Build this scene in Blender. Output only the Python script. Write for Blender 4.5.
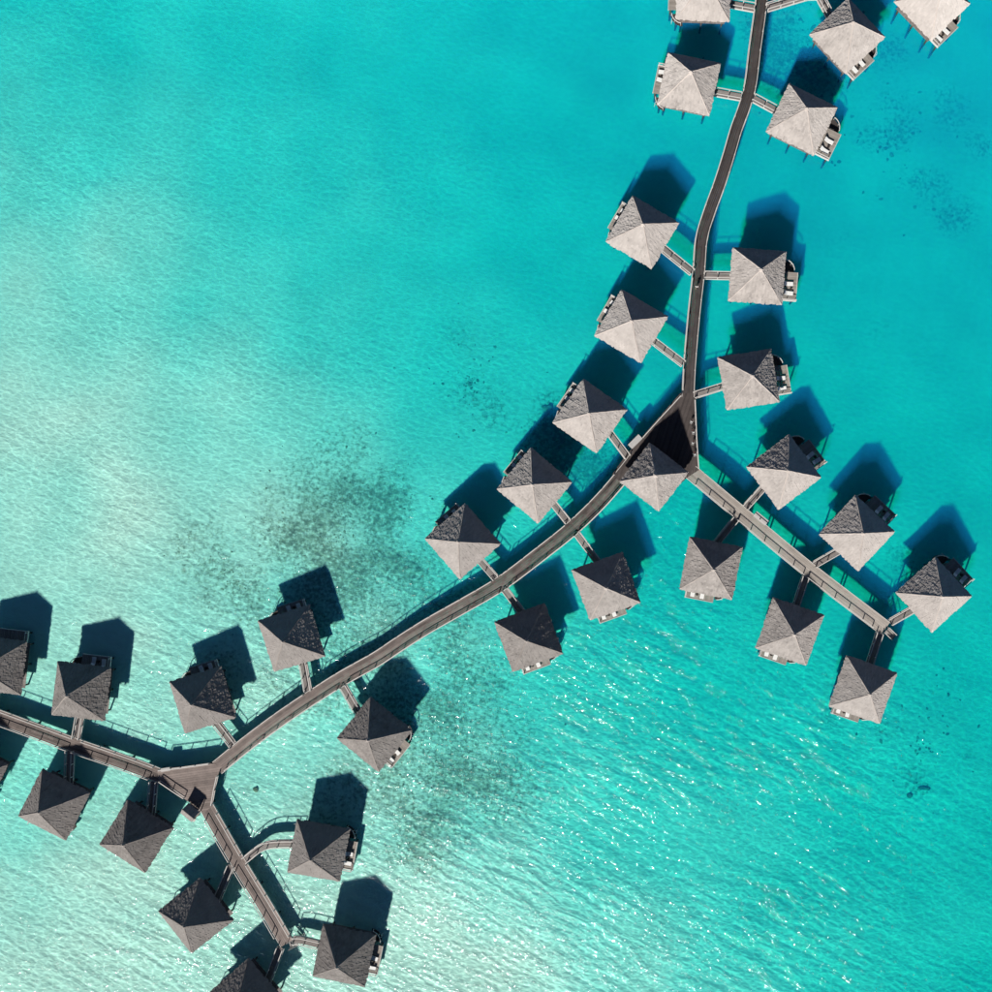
import bpy, bmesh, math, random
from mathutils import Vector, Matrix, noise

random.seed(7)
for o in list(bpy.data.objects):
    bpy.data.objects.remove(o)
scene = bpy.context.scene
C = scene.collection

# ------------------------------------------------------------------ camera
CAM_H = 195.0                    # metres above the water
FPX = 1101.0                     # focal length in photo pixels (photo is 992 px wide)
NX, NY = 614.0, 517.0            # pixel straight below the drone (the picture is an off-centre crop)
cd = bpy.data.cameras.new('camera')
cd.sensor_width = 36.0
cd.lens = 36.0 * FPX / 992.0
cd.shift_x = (496.0 - NX) / 992.0
cd.shift_y = (NY - 496.0) / 992.0
cd.clip_start = 1.0
cd.clip_end = 5000.0
cam = bpy.data.objects.new('camera', cd)
cam.location = (0, 0, CAM_H)
C.objects.link(cam)
scene.camera = cam

# ------------------------------------------------------------------ sky and sun
SUN_EL = math.radians(37.0)
SHADOW_DIR = Vector((math.sin(math.radians(19.8)), math.cos(math.radians(19.8)), 0))   # where shadows fall
to_sun = Vector((-SHADOW_DIR.x * math.cos(SUN_EL), -SHADOW_DIR.y * math.cos(SUN_EL), math.sin(SUN_EL)))
world = bpy.data.worlds.new('World')
scene.world = world
world.use_nodes = True
wn = world.node_tree.nodes
wl = world.node_tree.links
sky = wn.new('ShaderNodeTexSky')
sky.sky_type = 'NISHITA'
sky.sun_disc = False
sky.sun_elevation = SUN_EL
sky.sun_rotation = math.atan2(to_sun.x, to_sun.y)
sky.air_density = 0.42
sky.dust_density = 0.0
sky.ozone_density = 3.0
wl.new(sky.outputs[0], wn['Background'].inputs[0])
wn['Background'].inputs[1].default_value = 0.05
sd = bpy.data.lights.new('sun', 'SUN')
sd.energy = 5.0
sd.angle = math.radians(1.9)
sd.color = (1.0, 0.955, 0.89)
sun = bpy.data.objects.new('sun', sd)
sun.rotation_euler = to_sun.to_track_quat('Z', 'Y').to_euler()
sun.location = (0, 0, 60)
C.objects.link(sun)

scene.view_settings.view_transform = 'Standard'
scene.view_settings.look = 'None'
scene.view_settings.exposure = 0.18
scene.view_settings.gamma = 1.0
scene.view_settings.use_curve_mapping = False
scene.render.engine = 'CYCLES'
cy = scene.cycles
cy.use_denoising = True
cy.max_bounces = 6
cy.diffuse_bounces = 2
cy.glossy_bounces = 2
cy.transparent_max_bounces = 12
cy.volume_bounces = 1
cy.sample_clamp_indirect = 4.0
cy.use_adaptive_sampling = False


# ------------------------------------------------------------------ helpers
def P(px, py, z=0.0):
    """photo pixel + known height above the water -> place"""
    s = (CAM_H - z) / FPX
    return Vector(((px - NX) * s, (NY - py) * s, z))


def tag(o, label=None, cat=None, group=None, kind=None):
    if label: o['label'] = label
    if cat: o['category'] = cat
    if group: o['group'] = group
    if kind: o['kind'] = kind
    return o


def empty(name, loc, rz=0.0):
    o = bpy.data.objects.new(name, None)
    o.empty_display_size = 0.5
    o.location = loc
    o.rotation_euler = (0, 0, rz)
    C.objects.link(o)
    return o


def obj(name, mesh, parent=None):
    o = bpy.data.objects.new(name, mesh)
    C.objects.link(o)
    if parent: o.parent = parent
    return o


class MB:
    """collects faces for one mesh, with a per-face 'tone' value"""
    def __init__(self):
        self.v, self.f, self.t = [], [], []

    def poly(self, pts, tone=0.5):
        i = len(self.v)
        self.v += [tuple(p) for p in pts]
        self.f.append(tuple(range(i, i + len(pts))))
        self.t.append(tone)

    def hexa(self, a, tone=0.5):
        """8 corners: bottom 4 ccw, top 4 ccw"""
        i = len(self.v)
        self.v += [tuple(p) for p in a]
        for q in ((3, 2, 1, 0), (4, 5, 6, 7), (0, 1, 5, 4), (1, 2, 6, 5), (2, 3, 7, 6), (3, 0, 4, 7)):
            self.f.append(tuple(i + k for k in q))
            self.t.append(tone)

    def box(self, x0, x1, y0, y1, z0, z1, tone=0.5):
        self.hexa([(x0, y0, z0), (x1, y0, z0), (x1, y1, z0), (x0, y1, z0),
                   (x0, y0, z1), (x1, y0, z1), (x1, y1, z1), (x0, y1, z1)], tone)

    def bar(self, a, b, w, h, tone=0.5, up=Vector((0, 0, 1))):
        a, b = Vector(a), Vector(b)
        d = (b - a).normalized()
        if abs(d.dot(up)) > 0.98: up = Vector((1, 0, 0))
        s = d.cross(up).normalized() * (w / 2)
        u = s.cross(d).normalized() * (h / 2)
        self.hexa([a - s - u, a + s - u, b + s - u, b - s - u, a - s + u, a + s + u, b + s + u, b - s + u], tone)

    def tube(self, pts, rad, n=6, tone=0.5, cap=True):
        pts = [Vector(p) for p in pts]
        rads = rad if isinstance(rad, (list, tuple)) else [rad] * len(pts)
        rings = []
        for k, p in enumerate(pts):
            d = (pts[min(k + 1, len(pts) - 1)] - pts[max(k - 1, 0)]).normalized()
            ref = Vector((0, 0, 1)) if abs(d.z) < 0.9 else Vector((1, 0, 0))
            s = d.cross(ref).normalized()
            u = s.cross(d)
            i = len(self.v)
            self.v += [tuple(p + (s * math.cos(2 * math.pi * q / n) + u * math.sin(2 * math.pi * q / n)) * rads[k]) for q in range(n)]
            rings.append(i)
        for a, b in zip(rings, rings[1:]):
            for q in range(n):
                self.f.append((a + q, a + (q + 1) % n, b + (q + 1) % n, b + q)); self.t.append(tone)
        if cap:
            self.f.append(tuple(rings[0] + q for q in reversed(range(n)))); self.t.append(tone)
            self.f.append(tuple(rings[-1] + q for q in range(n))); self.t.append(tone)

    def mesh(self, name, mat, smooth=False):
        m = bpy.data.meshes.new(name)
        m.from_pydata(self.v, [], self.f)
        m.materials.append(mat)
        a = m.attributes.new('tone', 'FLOAT', 'FACE')
        a.data.foreach_set('value', self.t)
        if smooth:
            m.polygons.foreach_set('use_smooth', [True] * len(m.polygons))
        m.update()
        return m

    def build(self, name, mat, parent=None, smooth=False):
        return obj(name, self.mesh(name, mat, smooth), parent)


# ------------------------------------------------------------------ materials
def new_mat(name):
    m = bpy.data.materials.new(name)
    m.use_nodes = True
    nt = m.node_tree
    return m, nt, nt.nodes, nt.links, nt.nodes['Principled BSDF']


def ramp(n, stops):
    r = n.new('ShaderNodeValToRGB')
    e = r.color_ramp.elements
    e[0].position, e[0].color = stops[0][0], (*stops[0][1], 1)
    e[1].position, e[1].color = stops[-1][0], (*stops[-1][1], 1)
    for p, c in stops[1:-1]:
        x = e.new(p); x.color = (*c, 1)
    return r


def timber(name, dark, light, rough=0.75, grain=5.0):
    """weathered boards: colour follows each board's tone, with blotches and grain"""
    m, nt, n, l, b = new_mat(name)
    at = n.new('ShaderNodeAttribute'); at.attribute_name = 'tone'
    co = n.new('ShaderNodeTexCoord')
    n1 = n.new('ShaderNodeTexNoise'); n1.inputs['Scale'].default_value = 0.8; n1.inputs['Detail'].default_value = 4
    n2 = n.new('ShaderNodeTexNoise'); n2.inputs['Scale'].default_value = grain; n2.inputs['Detail'].default_value = 3
    l.new(co.outputs['Object'], n1.inputs['Vector']); l.new(co.outputs['Object'], n2.inputs['Vector'])
    a1 = n.new('ShaderNodeMath'); a1.operation = 'MULTIPLY_ADD'; a1.inputs[1].default_value = 0.5; l.new(n1.outputs[0], a1.inputs[0]); l.new(at.outputs['Fac'], a1.inputs[2])
    a2 = n.new('ShaderNodeMath'); a2.operation = 'MULTIPLY_ADD'; a2.inputs[1].default_value = 0.3; l.new(n2.outputs[0], a2.inputs[0]); l.new(a1.outputs[0], a2.inputs[2])
    a3 = n.new('ShaderNodeMath'); a3.operation = 'SUBTRACT'; a3.inputs[1].default_value = 0.4; l.new(a2.outputs[0], a3.inputs[0])
    r = ramp(n, [(0.0, dark), (1.0, light)])
    l.new(a3.outputs[0], r.inputs[0]); l.new(r.outputs[0], b.inputs['Base Color'])
    b.inputs['Roughness'].default_value = rough
    b.inputs['Specular IOR Level'].default_value = 0.25
    bp = n.new('ShaderNodeBump'); bp.inputs['Distance'].default_value = 0.02; bp.inputs['Strength'].default_value = 0.5
    l.new(n2.outputs[0], bp.inputs['Height']); l.new(bp.outputs[0], b.inputs['Normal'])
    return m


def thatch_mat(name, dark, mid, light):
    m, nt, n, l, b = new_mat(name)
    at = n.new('ShaderNodeAttribute'); at.attribute_name = 'tone'
    co = n.new('ShaderNodeTexCoord')
    n1 = n.new('ShaderNodeTexNoise'); n1.inputs['Scale'].default_value = 0.45; n1.inputs['Detail'].default_value = 5
    n2 = n.new('ShaderNodeTexNoise'); n2.inputs['Scale'].default_value = 9; n2.inputs['Detail'].default_value = 3
    l.new(co.outputs['Object'], n1.inputs['Vector']); l.new(co.outputs['Object'], n2.inputs['Vector'])
    a1 = n.new('ShaderNodeMath'); a1.operation = 'MULTIPLY_ADD'; a1.inputs[1].default_value = 0.6; l.new(n1.outputs[0], a1.inputs[0])
    m0 = n.new('ShaderNodeMath'); m0.operation = 'MULTIPLY'; m0.inputs[1].default_value = 0.45; l.new(at.outputs['Fac'], m0.inputs[0]); l.new(m0.outputs[0], a1.inputs[2])
    a2 = n.new('ShaderNodeMath'); a2.operation = 'MULTIPLY_ADD'; a2.inputs[1].default_value = 0.35; l.new(n2.outputs[0], a2.inputs[0]); l.new(a1.outputs[0], a2.inputs[2])
    a3 = n.new('ShaderNodeMath'); a3.operation = 'SUBTRACT'; a3.inputs[1].default_value = 0.2; l.new(a2.outputs[0], a3.inputs[0])
    # every roof has weathered a little differently
    oi = n.new('ShaderNodeObjectInfo')
    mr = n.new('ShaderNodeMath'); mr.operation = 'MULTIPLY_ADD'; mr.inputs[1].default_value = 0.30; l.new(oi.outputs['Random'], mr.inputs[0])
    a3b = n.new('ShaderNodeMath'); a3b.operation = 'SUBTRACT'; a3b.inputs[1].default_value = 0.15; l.new(a3.outputs[0], a3b.inputs[0]); l.new(a3b.outputs[0], mr.inputs[2])
    r = ramp(n, [(0.0, dark), (0.5, mid), (1.0, light)])
    l.new(mr.outputs[0], r.inputs[0])
    # the object colour multiplies the thatch: each hut has its own tint
    tint_mix = n.new('ShaderNodeMixRGB'); tint_mix.blend_type = 'MULTIPLY'; tint_mix.inputs[0].default_value = 1.0
    l.new(r.outputs[0], tint_mix.inputs[1]); l.new(oi.outputs['Color'], tint_mix.inputs[2]); l.new(tint_mix.outputs[0], b.inputs['Base Color'])
    b.inputs['Roughness'].default_value = 0.9
    b.inputs['Specular IOR Level'].default_value = 0.1
    b.inputs['Diffuse Roughness'].default_value = 1.0
    bp = n.new('ShaderNodeBump'); bp.inputs['Distance'].default_value = 0.02; bp.inputs['Strength'].default_value = 0.5
    l.new(n2.outputs[0], bp.inputs['Height']); l.new(bp.outputs[0], b.inputs['Normal'])
    return m


def plain(name, col, rough=0.7, spec=0.3, var=0.15, scale=3.0):
    m, nt, n, l, b = new_mat(name)
    co = n.new('ShaderNodeTexCoord')
    n1 = n.new('ShaderNodeTexNoise'); n1.inputs['Scale'].default_value = scale; n1.inputs['Detail'].default_value = 4
    l.new(co.outputs['Object'], n1.inputs['Vector'])
    r = ramp(n, [(0.3, tuple(c * (1 - var) for c in col)), (0.7, tuple(min(1, c * (1 + var)) for c in col))])
    l.new(n1.outputs[0], r.inputs[0]); l.new(r.outputs[0], b.inputs['Base Color'])
    b.inputs['Roughness'].default_value = rough
    b.inputs['Specular IOR Level'].default_value = spec
    return m


M = {}
M['thatch'] = thatch_mat('weathered_thatch', (0.20, 0.184, 0.176), (0.455, 0.426, 0.406), (0.62, 0.585, 0.56))
M['hip'] = thatch_mat('thatch_ridge', (0.26, 0.23, 0.215), (0.49, 0.445, 0.415), (0.65, 0.595, 0.555))
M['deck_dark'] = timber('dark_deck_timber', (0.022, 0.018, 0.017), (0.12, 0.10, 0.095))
M['deck_mid'] = timber('brown_deck_timber', (0.03, 0.024, 0.022), (0.34, 0.28, 0.255))
M['deck_pale'] = timber('pale_deck_timber', (0.20, 0.175, 0.155), (0.52, 0.47, 0.42))
M['bridge'] = timber('grey_bridge_timber', (0.12, 0.105, 0.10), (0.38, 0.34, 0.32))
M['rail'] = timber('bleached_rail_timber', (0.40, 0.37, 0.34), (0.72, 0.69, 0.66))
M['rail_grey'] = timber('grey_rail_timber', (0.22, 0.20, 0.19), (0.46, 0.43, 0.40))
M['beam'] = timber('brown_beam_timber', (0.06, 0.05, 0.045), (0.16, 0.13, 0.115))
M['wall'] = timber('woven_wall_timber', (0.10, 0.075, 0.05), (0.22, 0.165, 0.115))
M['pile'] = timber('wet_pile', (0.025, 0.023, 0.02), (0.09, 0.08, 0.07))
M['white'] = plain('white_cushion', (0.80, 0.80, 0.78), 0.8, 0.2, 0.04)
M['dark_wood'] = plain('dark_furniture_wood', (0.05, 0.04, 0.035), 0.6)
M['pale_box'] = plain('pale_painted_lid', (0.46, 0.45, 0.44), 0.6, 0.3, 0.08)
M['metal'] = plain('rail_steel', (0.62, 0.63, 0.65), 0.35, 0.5, 0.05)
M['black'] = plain('black_rubber', (0.02, 0.02, 0.02), 0.7)
M['red'] = plain('red_bicycle_paint', (0.28, 0.05, 0.04), 0.4, 0.5)
M['skin'] = plain('skin', (0.42, 0.26, 0.18), 0.6)
M['hair'] = plain('dark_hair', (0.03, 0.02, 0.015), 0.6)
M['shirt'] = plain('white_cotton', (0.80, 0.79, 0.77), 0.85, 0.1, 0.04)
M['shorts'] = plain('navy_cotton', (0.03, 0.04, 0.07), 0.85, 0.1)
mg, nt, n, l, b = new_mat('window_glass')
b.inputs['Base Color'].default_value = (0.03, 0.05, 0.06, 1); b.inputs['Roughness'].default_value = 0.08
M['glass'] = mg
SUNWARD = [to_sun.x, to_sun.y]


# ------------------------------------------------------------------ sea bed (real bathymetry)
DEPTH = [  # photo px, px, metres of water
    (0, -40, 1.75), (0, 60, 1.25), (0, 160, 0.85), (0, 300, 0.55), (0, 420, 0.5), (0, 560, 0.55), (0, 680, 0.6), (0, 800, 0.65), (0, 900, 0.5), (0, 1000, 0.4),
    (120, 20, 1.75), (120, 120, 1.1), (120, 260, 0.7), (130, 400, 0.5), (130, 520, 0.45), (120, 650, 0.5), (110, 900, 0.42), (150, 990, 0.4),
    (240, 30, 1.75), (250, 150, 1.4), (240, 280, 1.0), (240, 400, 0.6), (250, 520, 0.5), (260, 700, 0.55), (250, 880, 0.48), (280, 990, 0.36),
    (350, 60, 1.95), (350, 200, 1.6), (340, 330, 1.3), (350, 440, 0.85), (340, 540, 0.6), (380, 640, 0.62), (370, 800, 0.52), (400, 920, 0.4), (420, 1000, 0.36),
    (450, 60, 2.3), (450, 200, 2.0), (440, 330, 1.8), (450, 430, 1.45), (430, 510, 1.1), (470, 650, 0.75), (480, 760, 0.72), (520, 860, 0.55), (530, 980, 0.42),
    (550, 100, 2.9), (540, 260, 2.5), (540, 370, 2.2), (520, 560, 1.6), (560, 660, 1.35), (580, 740, 1.2), (610, 820, 1.1), (630, 920, 0.68), (640, 1000, 0.58),
    (620, 50, 3.2), (640, 420, 2.7), (620, 560, 2.3), (640, 660, 1.85), (660, 760, 1.6), (690, 850, 1.35), (710, 940, 1.05), (730, 1010, 0.9),
    (720, 130, 3.5), (740, 330, 3.1), (700, 520, 2.8), (730, 640, 2.2), (760, 760, 1.9), (790, 860, 1.75), (810, 950, 1.5), (850, 1010, 1.5),
    (860, 200, 3.5), (860, 400, 3.0), (830, 580, 2.7), (850, 740, 2.15), (890, 850, 2.0), (930, 980, 1.95),
    (980, 50, 3.9), (990, 250, 3.3), (990, 450, 3.0), (990, 650, 2.6), (1000, 800, 2.35), (1000, 1000, 2.2)]
DW = [(*P(a, c, 0).xy, d) for a, c, d in DEPTH]


def depth_at(x, y):
    sw = s = 0.0
    for ax, ay, d in DW:
        r2 = (ax - x) ** 2 + (ay - y) ** 2
        w = 1.0 / (r2 + 90.0) ** 1.8
        sw += w; s += w * d
    d = s / sw
    d *= 1 + 0.15 * noise.noise(Vector((x * 0.045, y * 0.045, 3.1))) + 0.10 * noise.noise(Vector((x * 0.12, y * 0.12, 7.7)))
    # the sandbank lies just under the surface, then the bottom falls away
    if d < 1.0: d = 1.0 - (1.0 - d) * 1.42
    return max(0.27, d + 0.05 + 0.22 * max(0.0, d - 2.4))


# reef and weed patches: photo px, px, radius px, density, clump size
REEF = [(430, 660, 46, 0.4), (465, 715, 46, 0.38), (400, 760, 46, 0.25), (350, 560, 50, 0.45), (440, 820, 34, 0.5), (290, 620, 34, 0.4), (545, 425, 20, 0.9), (560, 455, 24, 1.0), (592, 470, 20, 0.8), (400, 520, 40, 0.4), (500, 680, 34, 0.4), (345, 440, 34, 0.3),
        (300, 520, 38, 1.0), (345, 500, 36, 0.85), (372, 545, 40, 0.8), (330, 560, 30, 0.8), (390, 590, 32, 0.65), (370, 470, 34, 0.4),
        (220, 580, 30, 0.7), (200, 545, 28, 0.3), (255, 600, 25, 0.45), (180, 520, 24, 0.2), (318, 590, 30, 0.9),
        (400, 680, 40, 0.75), (420, 730, 42, 0.7), (480, 770, 42, 0.7), (515, 780, 28, 0.75), (425, 800, 40, 0.75), (425, 855, 26, 0.7), (380, 800, 30, 0.3), (330, 790, 30, 0.6), (350, 780, 22, 0.5),
        (470, 390, 26, 0.35), (490, 410, 20, 0.4), (455, 345, 22, 0.35), (545, 410, 14, 0.7), (560, 440, 26, 0.9), (580, 460, 26, 0.9), (250, 790, 10, 0.5),
        (450, 620, 24, 0.6), (465, 590, 20, 0.6), (425, 560, 20, 0.5), (330, 665, 24, 0.9), (370, 640, 20, 0.4), (225, 660, 18, 0.6), (240, 690, 22, 0.8), (300, 700, 24, 0.6),
        (770, 45, 20, 0.7), (790, 60, 18, 0.5), (812, 70, 30, 0.8), (760, 20, 16, 0.5), (890, 110, 26, 0.3), (905, 125, 16, 0.5), (875, 130, 18, 0.3), (915, 175, 18, 0.35), (940, 180, 18, 0.3), (955, 100, 22, 0.3), (960, 210, 22, 0.3), (900, 45, 22, 0.3), (980, 140, 16, 0.3), (800, 15, 22, 0.5), (880, 330, 30, 0.12), (900, 560, 18, 0.6), (950, 480, 30, 0.1),
        (830, 715, 16, 0.7), (845, 695, 12, 0.6), (890, 720, 22, 0.45), (960, 750, 20, 0.4), (912, 780, 18, 0.5), (925, 790, 10, 0.6), (620, 445, 22, 0.4), (575, 470, 18, 0.5), (530, 470, 18, 0.4), (830, 550, 30, 0.15), (620, 150, 60, 0.07), (680, 150, 40, 0.08), (850, 250, 60, 0.06)]
RW = [(*P(a, c, -1).xy, r * 0.176 * (1.3 if a < 560 else 1.0), d * (0.72 if a < 560 else (2.0 if c < 280 and a > 740 else 1.0))) for a, c, r, d in REEF]


def reef_at(x, y):
    s = 0.0
    for ax, ay, r, d in RW:
        q = ((ax - x) ** 2 + (ay - y) ** 2) / (r * r)
        if q < 6: s += d * math.exp(-q * 1.1)
    k = 0.62 + 0.8 * noise.noise(Vector((x * 0.16, y * 0.16, 9.0)))
    return max(0.0, min(1.0, s * k))


def axis(lo, hi, step):
    a = []
    x = lo
    while x <= hi + 1e-6:
        a.append(x); x += step
    left = [lo - 6, lo - 20, lo - 50, lo - 120, lo - 300, lo - 700, lo - 1500]
    right = [hi + 6, hi + 20, hi + 50, hi + 120, hi + 300, hi + 700, hi + 1500]
    return left[::-1] + a + right


c0, c1 = P(-25, 1017, -3), P(1017, -25, -3)
XS, YS = axis(c0.x, c1.x, 0.9), axis(c0.y, c1.y, 0.9)
vs, reefv = [], []
for y in YS:
    for x in XS:
        inside = c0.x - 8 < x < c1.x + 8 and c0.y - 8 < y < c1.y + 8
        rv = reef_at(x, y) if inside else 0.0
        xx, yy = max(c0.x - 40, min(c1.x + 40, x)), max(c0.y - 40, min(c1.y + 40, y))
        d = depth_at(xx, yy)
        vs.append((x, y, -d + 0.05 * rv))
        reefv.append(rv)
W = len(XS)
fs = [(j * W + i, j * W + i + 1, (j + 1) * W + i + 1, (j + 1) * W + i) for j in range(len(YS) - 1) for i in range(W - 1)]
bedm = bpy.data.meshes.new('sea_bed')
bedm.from_pydata(vs, [], fs)
a = bedm.attributes.new('reef', 'FLOAT', 'POINT'); a.data.foreach_set('value', reefv)
bedm.polygons.foreach_set('use_smooth', [True] * len(fs))
m, nt, n, l, b = new_mat('coral_sand')
co = n.new('ShaderNodeTexCoord')
at = n.new('ShaderNodeAttribute'); at.attribute_name = 'reef'
n1 = n.new('ShaderNodeTexNoise'); n1.inputs['Scale'].default_value = 0.07; n1.inputs['Detail'].default_value = 8; n1.inputs['Roughness'].default_value = 0.66
n2 = n.new('ShaderNodeTexNoise'); n2.inputs['Scale'].default_value = 0.9; n2.inputs['Detail'].default_value = 5; n2.inputs['Roughness'].default_value = 0.65
n3 = n.new('ShaderNodeTexNoise'); n3.inputs['Scale'].default_value = 1.5; n3.inputs['Detail'].default_value = 5; n3.inputs['Roughness'].default_value = 0.68
for x in (n1, n2, n3): l.new(co.outputs['Object'], x.inputs['Vector'])
r1 = ramp(n, [(0.3, (0.64, 0.655, 0.565)), (0.7, (0.82, 0.82, 0.705))]); l.new(n1.outputs[0], r1.inputs[0])
r2 = ramp(n, [(0.32, (0.07, 0.085, 0.055)), (0.5, (0.20, 0.215, 0.15)), (0.7, (0.46, 0.46, 0.35))]); l.new(n2.outputs[0], r2.inputs[0])
# weed and rubble cover, broken up
mm = n.new('ShaderNodeMath'); mm.operation = 'MULTIPLY_ADD'; mm.inputs[1].default_value = 5.0; mm.inputs[2].default_value = -2.55; l.new(n3.outputs[0], mm.inputs[0])
ma = n.new('ShaderNodeMath'); ma.operation = 'ADD'; l.new(mm.outputs[0], ma.inputs[0]); l.new(at.outputs['Fac'], ma.inputs[1])
mr = n.new('ShaderNodeMapRange'); mr.inputs[1].default_value = 0.0; mr.inputs[2].default_value = 1.1; mr.inputs[3].default_value = 0; mr.inputs[4].default_value = 0.85; l.new(ma.outputs[0], mr.inputs[0])
mk = n.new('ShaderNodeMath'); mk.operation = 'MULTIPLY'; l.new(mr.outputs[0], mk.inputs[0])
mk2 = n.new('ShaderNodeMapRange'); mk2.inputs[1].default_value = 0.02; mk2.inputs[2].default_value = 0.25; l.new(at.outputs['Fac'], mk2.inputs[0]); l.new(mk2.outputs[0], mk.inputs[1])
mx = n.new('ShaderNodeMixRGB'); l.new(mk.outputs[0], mx.inputs[0]); l.new(r1.outputs[0], mx.inputs[1]); l.new(r2.outputs[0], mx.inputs[2])
l.new(mx.outputs[0], b.inputs['Base Color'])
b.inputs['Roughness'].default_value = 1.0; b.inputs['Specular IOR Level'].default_value = 0.0
# sand ripples: crests lie across the swell, wandering
wp = n.new('ShaderNodeTexNoise'); wp.inputs['Scale'].default_value = 0.03; wp.inputs['Detail'].default_value = 2; l.new(co.outputs['Object'], wp.inputs['Vector'])
mp = n.new('ShaderNodeMapping'); mp.vector_type = 'TEXTURE'; mp.inputs['Scale'].default_value = (2.4, 1.0, 1.0); mp.inputs['Rotation'].default_value = (0, 0, math.radians(-12)); l.new(co.outputs['Object'], mp.inputs['Vector'])
ra = n.new('ShaderNodeTexNoise'); ra.inputs['Scale'].default_value = 0.75; ra.inputs['Detail'].default_value = 3; ra.inputs['Roughness'].default_value = 0.55; ra.inputs['Distortion'].default_value = 0.6
l.new(mp.outputs[0], ra.inputs['Vector'])
bp = n.new('ShaderNodeBump'); bp.inputs['Strength'].default_value = 1.0; bp.inputs['Distance'].default_value = 0.06
l.new(ra.outputs[0], bp.inputs['Height']); l.new(bp.outputs[0], b.inputs['Normal'])
bedm.materials.append(m)
bed = tag(obj('sea_bed', bedm), kind='structure')
BED_MAT = m

# ------------------------------------------------------------------ water: a closed body of water with an absorbing volume
CHOP = [  # photo px, px, how ruffled the surface is; also scales the painted caustic lines
    (0, 0, 0.62), (150, 0, 0.50), (0, 200, 0.62), (0, 450, 0.72), (0, 650, 0.70), (0, 850, 0.80), (0, 1000, 0.9), (200, 200, 0.60), (200, 450, 0.72), (150, 950, 0.95),
    (350, 50, 0.36), (350, 250, 0.55), (330, 420, 0.66), (350, 600, 0.8), (300, 780, 0.9), (350, 950, 1.05), (500, 50, 0.32), (500, 250, 0.40), (480, 420, 0.55), (480, 700, 0.95), (500, 850, 1.2), (520, 990, 1.25),
    (640, 80, 0.32), (620, 330, 0.3), (650, 550, 0.75), (650, 700, 1.1), (650, 850, 1.25), (700, 990, 1.25), (780, 150, 0.32), (780, 350, 0.32), (760, 560, 0.55), (780, 740, 1.08), (800, 880, 1.12), (850, 990, 1.1),
    (900, 150, 0.32), (920, 400, 0.32), (900, 620, 0.55), (900, 760, 0.85), (990, 100, 0.32), (990, 350, 0.32), (990, 600, 0.4), (990, 800, 0.7), (990, 990, 0.9)]
CW = [(*P(a, c, 0).xy, d) for a, c, d in CHOP]


def chop_at(x, y):
    sw = s_ = 0.0
    for ax, ay, d in CW:
        w = 1.0 / ((ax - x) ** 2 + (ay - y) ** 2 + 60.0) ** 1.7
        sw += w; s_ += w * d
    v_ = s_ / sw
    if v_ > 1: v_ = 1 + (v_ - 1) * 0.3
    return v_ * (1 + 0.35 * noise.noise(Vector((x * 0.03, y * 0.06, 5.0))))


WX, WY = [x for x in axis(c0.x, c1.x, 4.0)][1:-1], [y for y in axis(c0.y, c1.y, 4.0)][1:-1]
nx_, ny_ = len(WX), len(WY)
wv = [(x, y, 0.0) for y in WY for x in WX]
chop = [chop_at(max(c0.x - 40, min(c1.x + 40, x)), max(c0.y - 40, min(c1.y + 40, y))) for y in WY for x in WX]
wf = [(q * nx_ + p, q * nx_ + p + 1, (q + 1) * nx_ + p + 1, (q + 1) * nx_ + p) for q in range(ny_ - 1) for p in range(nx_ - 1)]
rim = [p for p in range(nx_)] + [q * nx_ + nx_ - 1 for q in range(1, ny_)] + [(ny_ - 1) * nx_ + p for p in range(nx_ - 2, -1, -1)] + [q * nx_ for q in range(ny_ - 2, 0, -1)]
lo_ = len(wv)
for k in rim:
    wv.append((wv[k][0], wv[k][1], -9.0)); chop.append(0.5)
for k in range(len(rim)):
    k2 = (k + 1) % len(rim)
    wf.append((rim[k2], rim[k], lo_ + k, lo_ + k2))
wf.append(tuple(lo_ + k for k in reversed(range(len(rim)))))
wmesh = bpy.data.meshes.new('water')
wmesh.from_pydata(wv, [], wf)
a = wmesh.attributes.new('chop', 'FLOAT', 'POINT'); a.data.foreach_set('value', chop)
m = bpy.data.materials.new('lagoon_water'); m.use_nodes = True
nt = m.node_tree; n = nt.nodes; l = nt.links
n.remove(n['Principled BSDF'])
out = n['Material Output']
co = n.new('ShaderNodeTexCoord')
tr = n.new('ShaderNodeBsdfTransparent')
gl = n.new('ShaderNodeBsdfGlossy'); gl.inputs['Roughness'].default_value = 0.07
fr = n.new('ShaderNodeFresnel'); fr.inputs['IOR'].default_value = 1.34
mixs = n.new('ShaderNodeMixShader')
chp = n.new('ShaderNodeAttribute'); chp.attribute_name = 'chop'


def waves(scale, stretch, rot, detail, dist, distort=0.4, power=1.0):
    mp = n.new('ShaderNodeMapping'); mp.vector_type = 'TEXTURE'      # crests run along 'rot'
    mp.inputs['Rotation'].default_value = (0, 0, -rot); mp.inputs['Scale'].default_value = (1 / stretch, 1, 1)
    l.new(co.outputs['Object'], mp.inputs['Vector'])
    t = n.new('ShaderNodeTexNoise'); t.inputs['Scale'].default_value = scale; t.inputs['Detail'].default_value = detail
    t.inputs['Roughness'].default_value = 0.5; t.inputs['Distortion'].default_value = distort
    l.new(mp.outputs[0], t.inputs['Vector'])
    bb = n.new('ShaderNodeBump'); bb.inputs['Strength'].default_value = 1.0; bb.inputs['Distance'].default_value = dist
    l.new(t.outputs[0], bb.inputs['Height'])
    hm = n.new('ShaderNodeMath'); hm.operation = 'MULTIPLY'; l.new(t.outputs[0], hm.inputs[0])
    pw = n.new('ShaderNodeMath'); pw.operation = 'POWER'; pw.inputs[1].default_value = power; l.new(chp.outputs['Fac'], pw.inputs[0]); l.new(pw.outputs[0], hm.inputs[1])
    l.new(hm.outputs[0], bb.inputs['Height'])
    return bb


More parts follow.
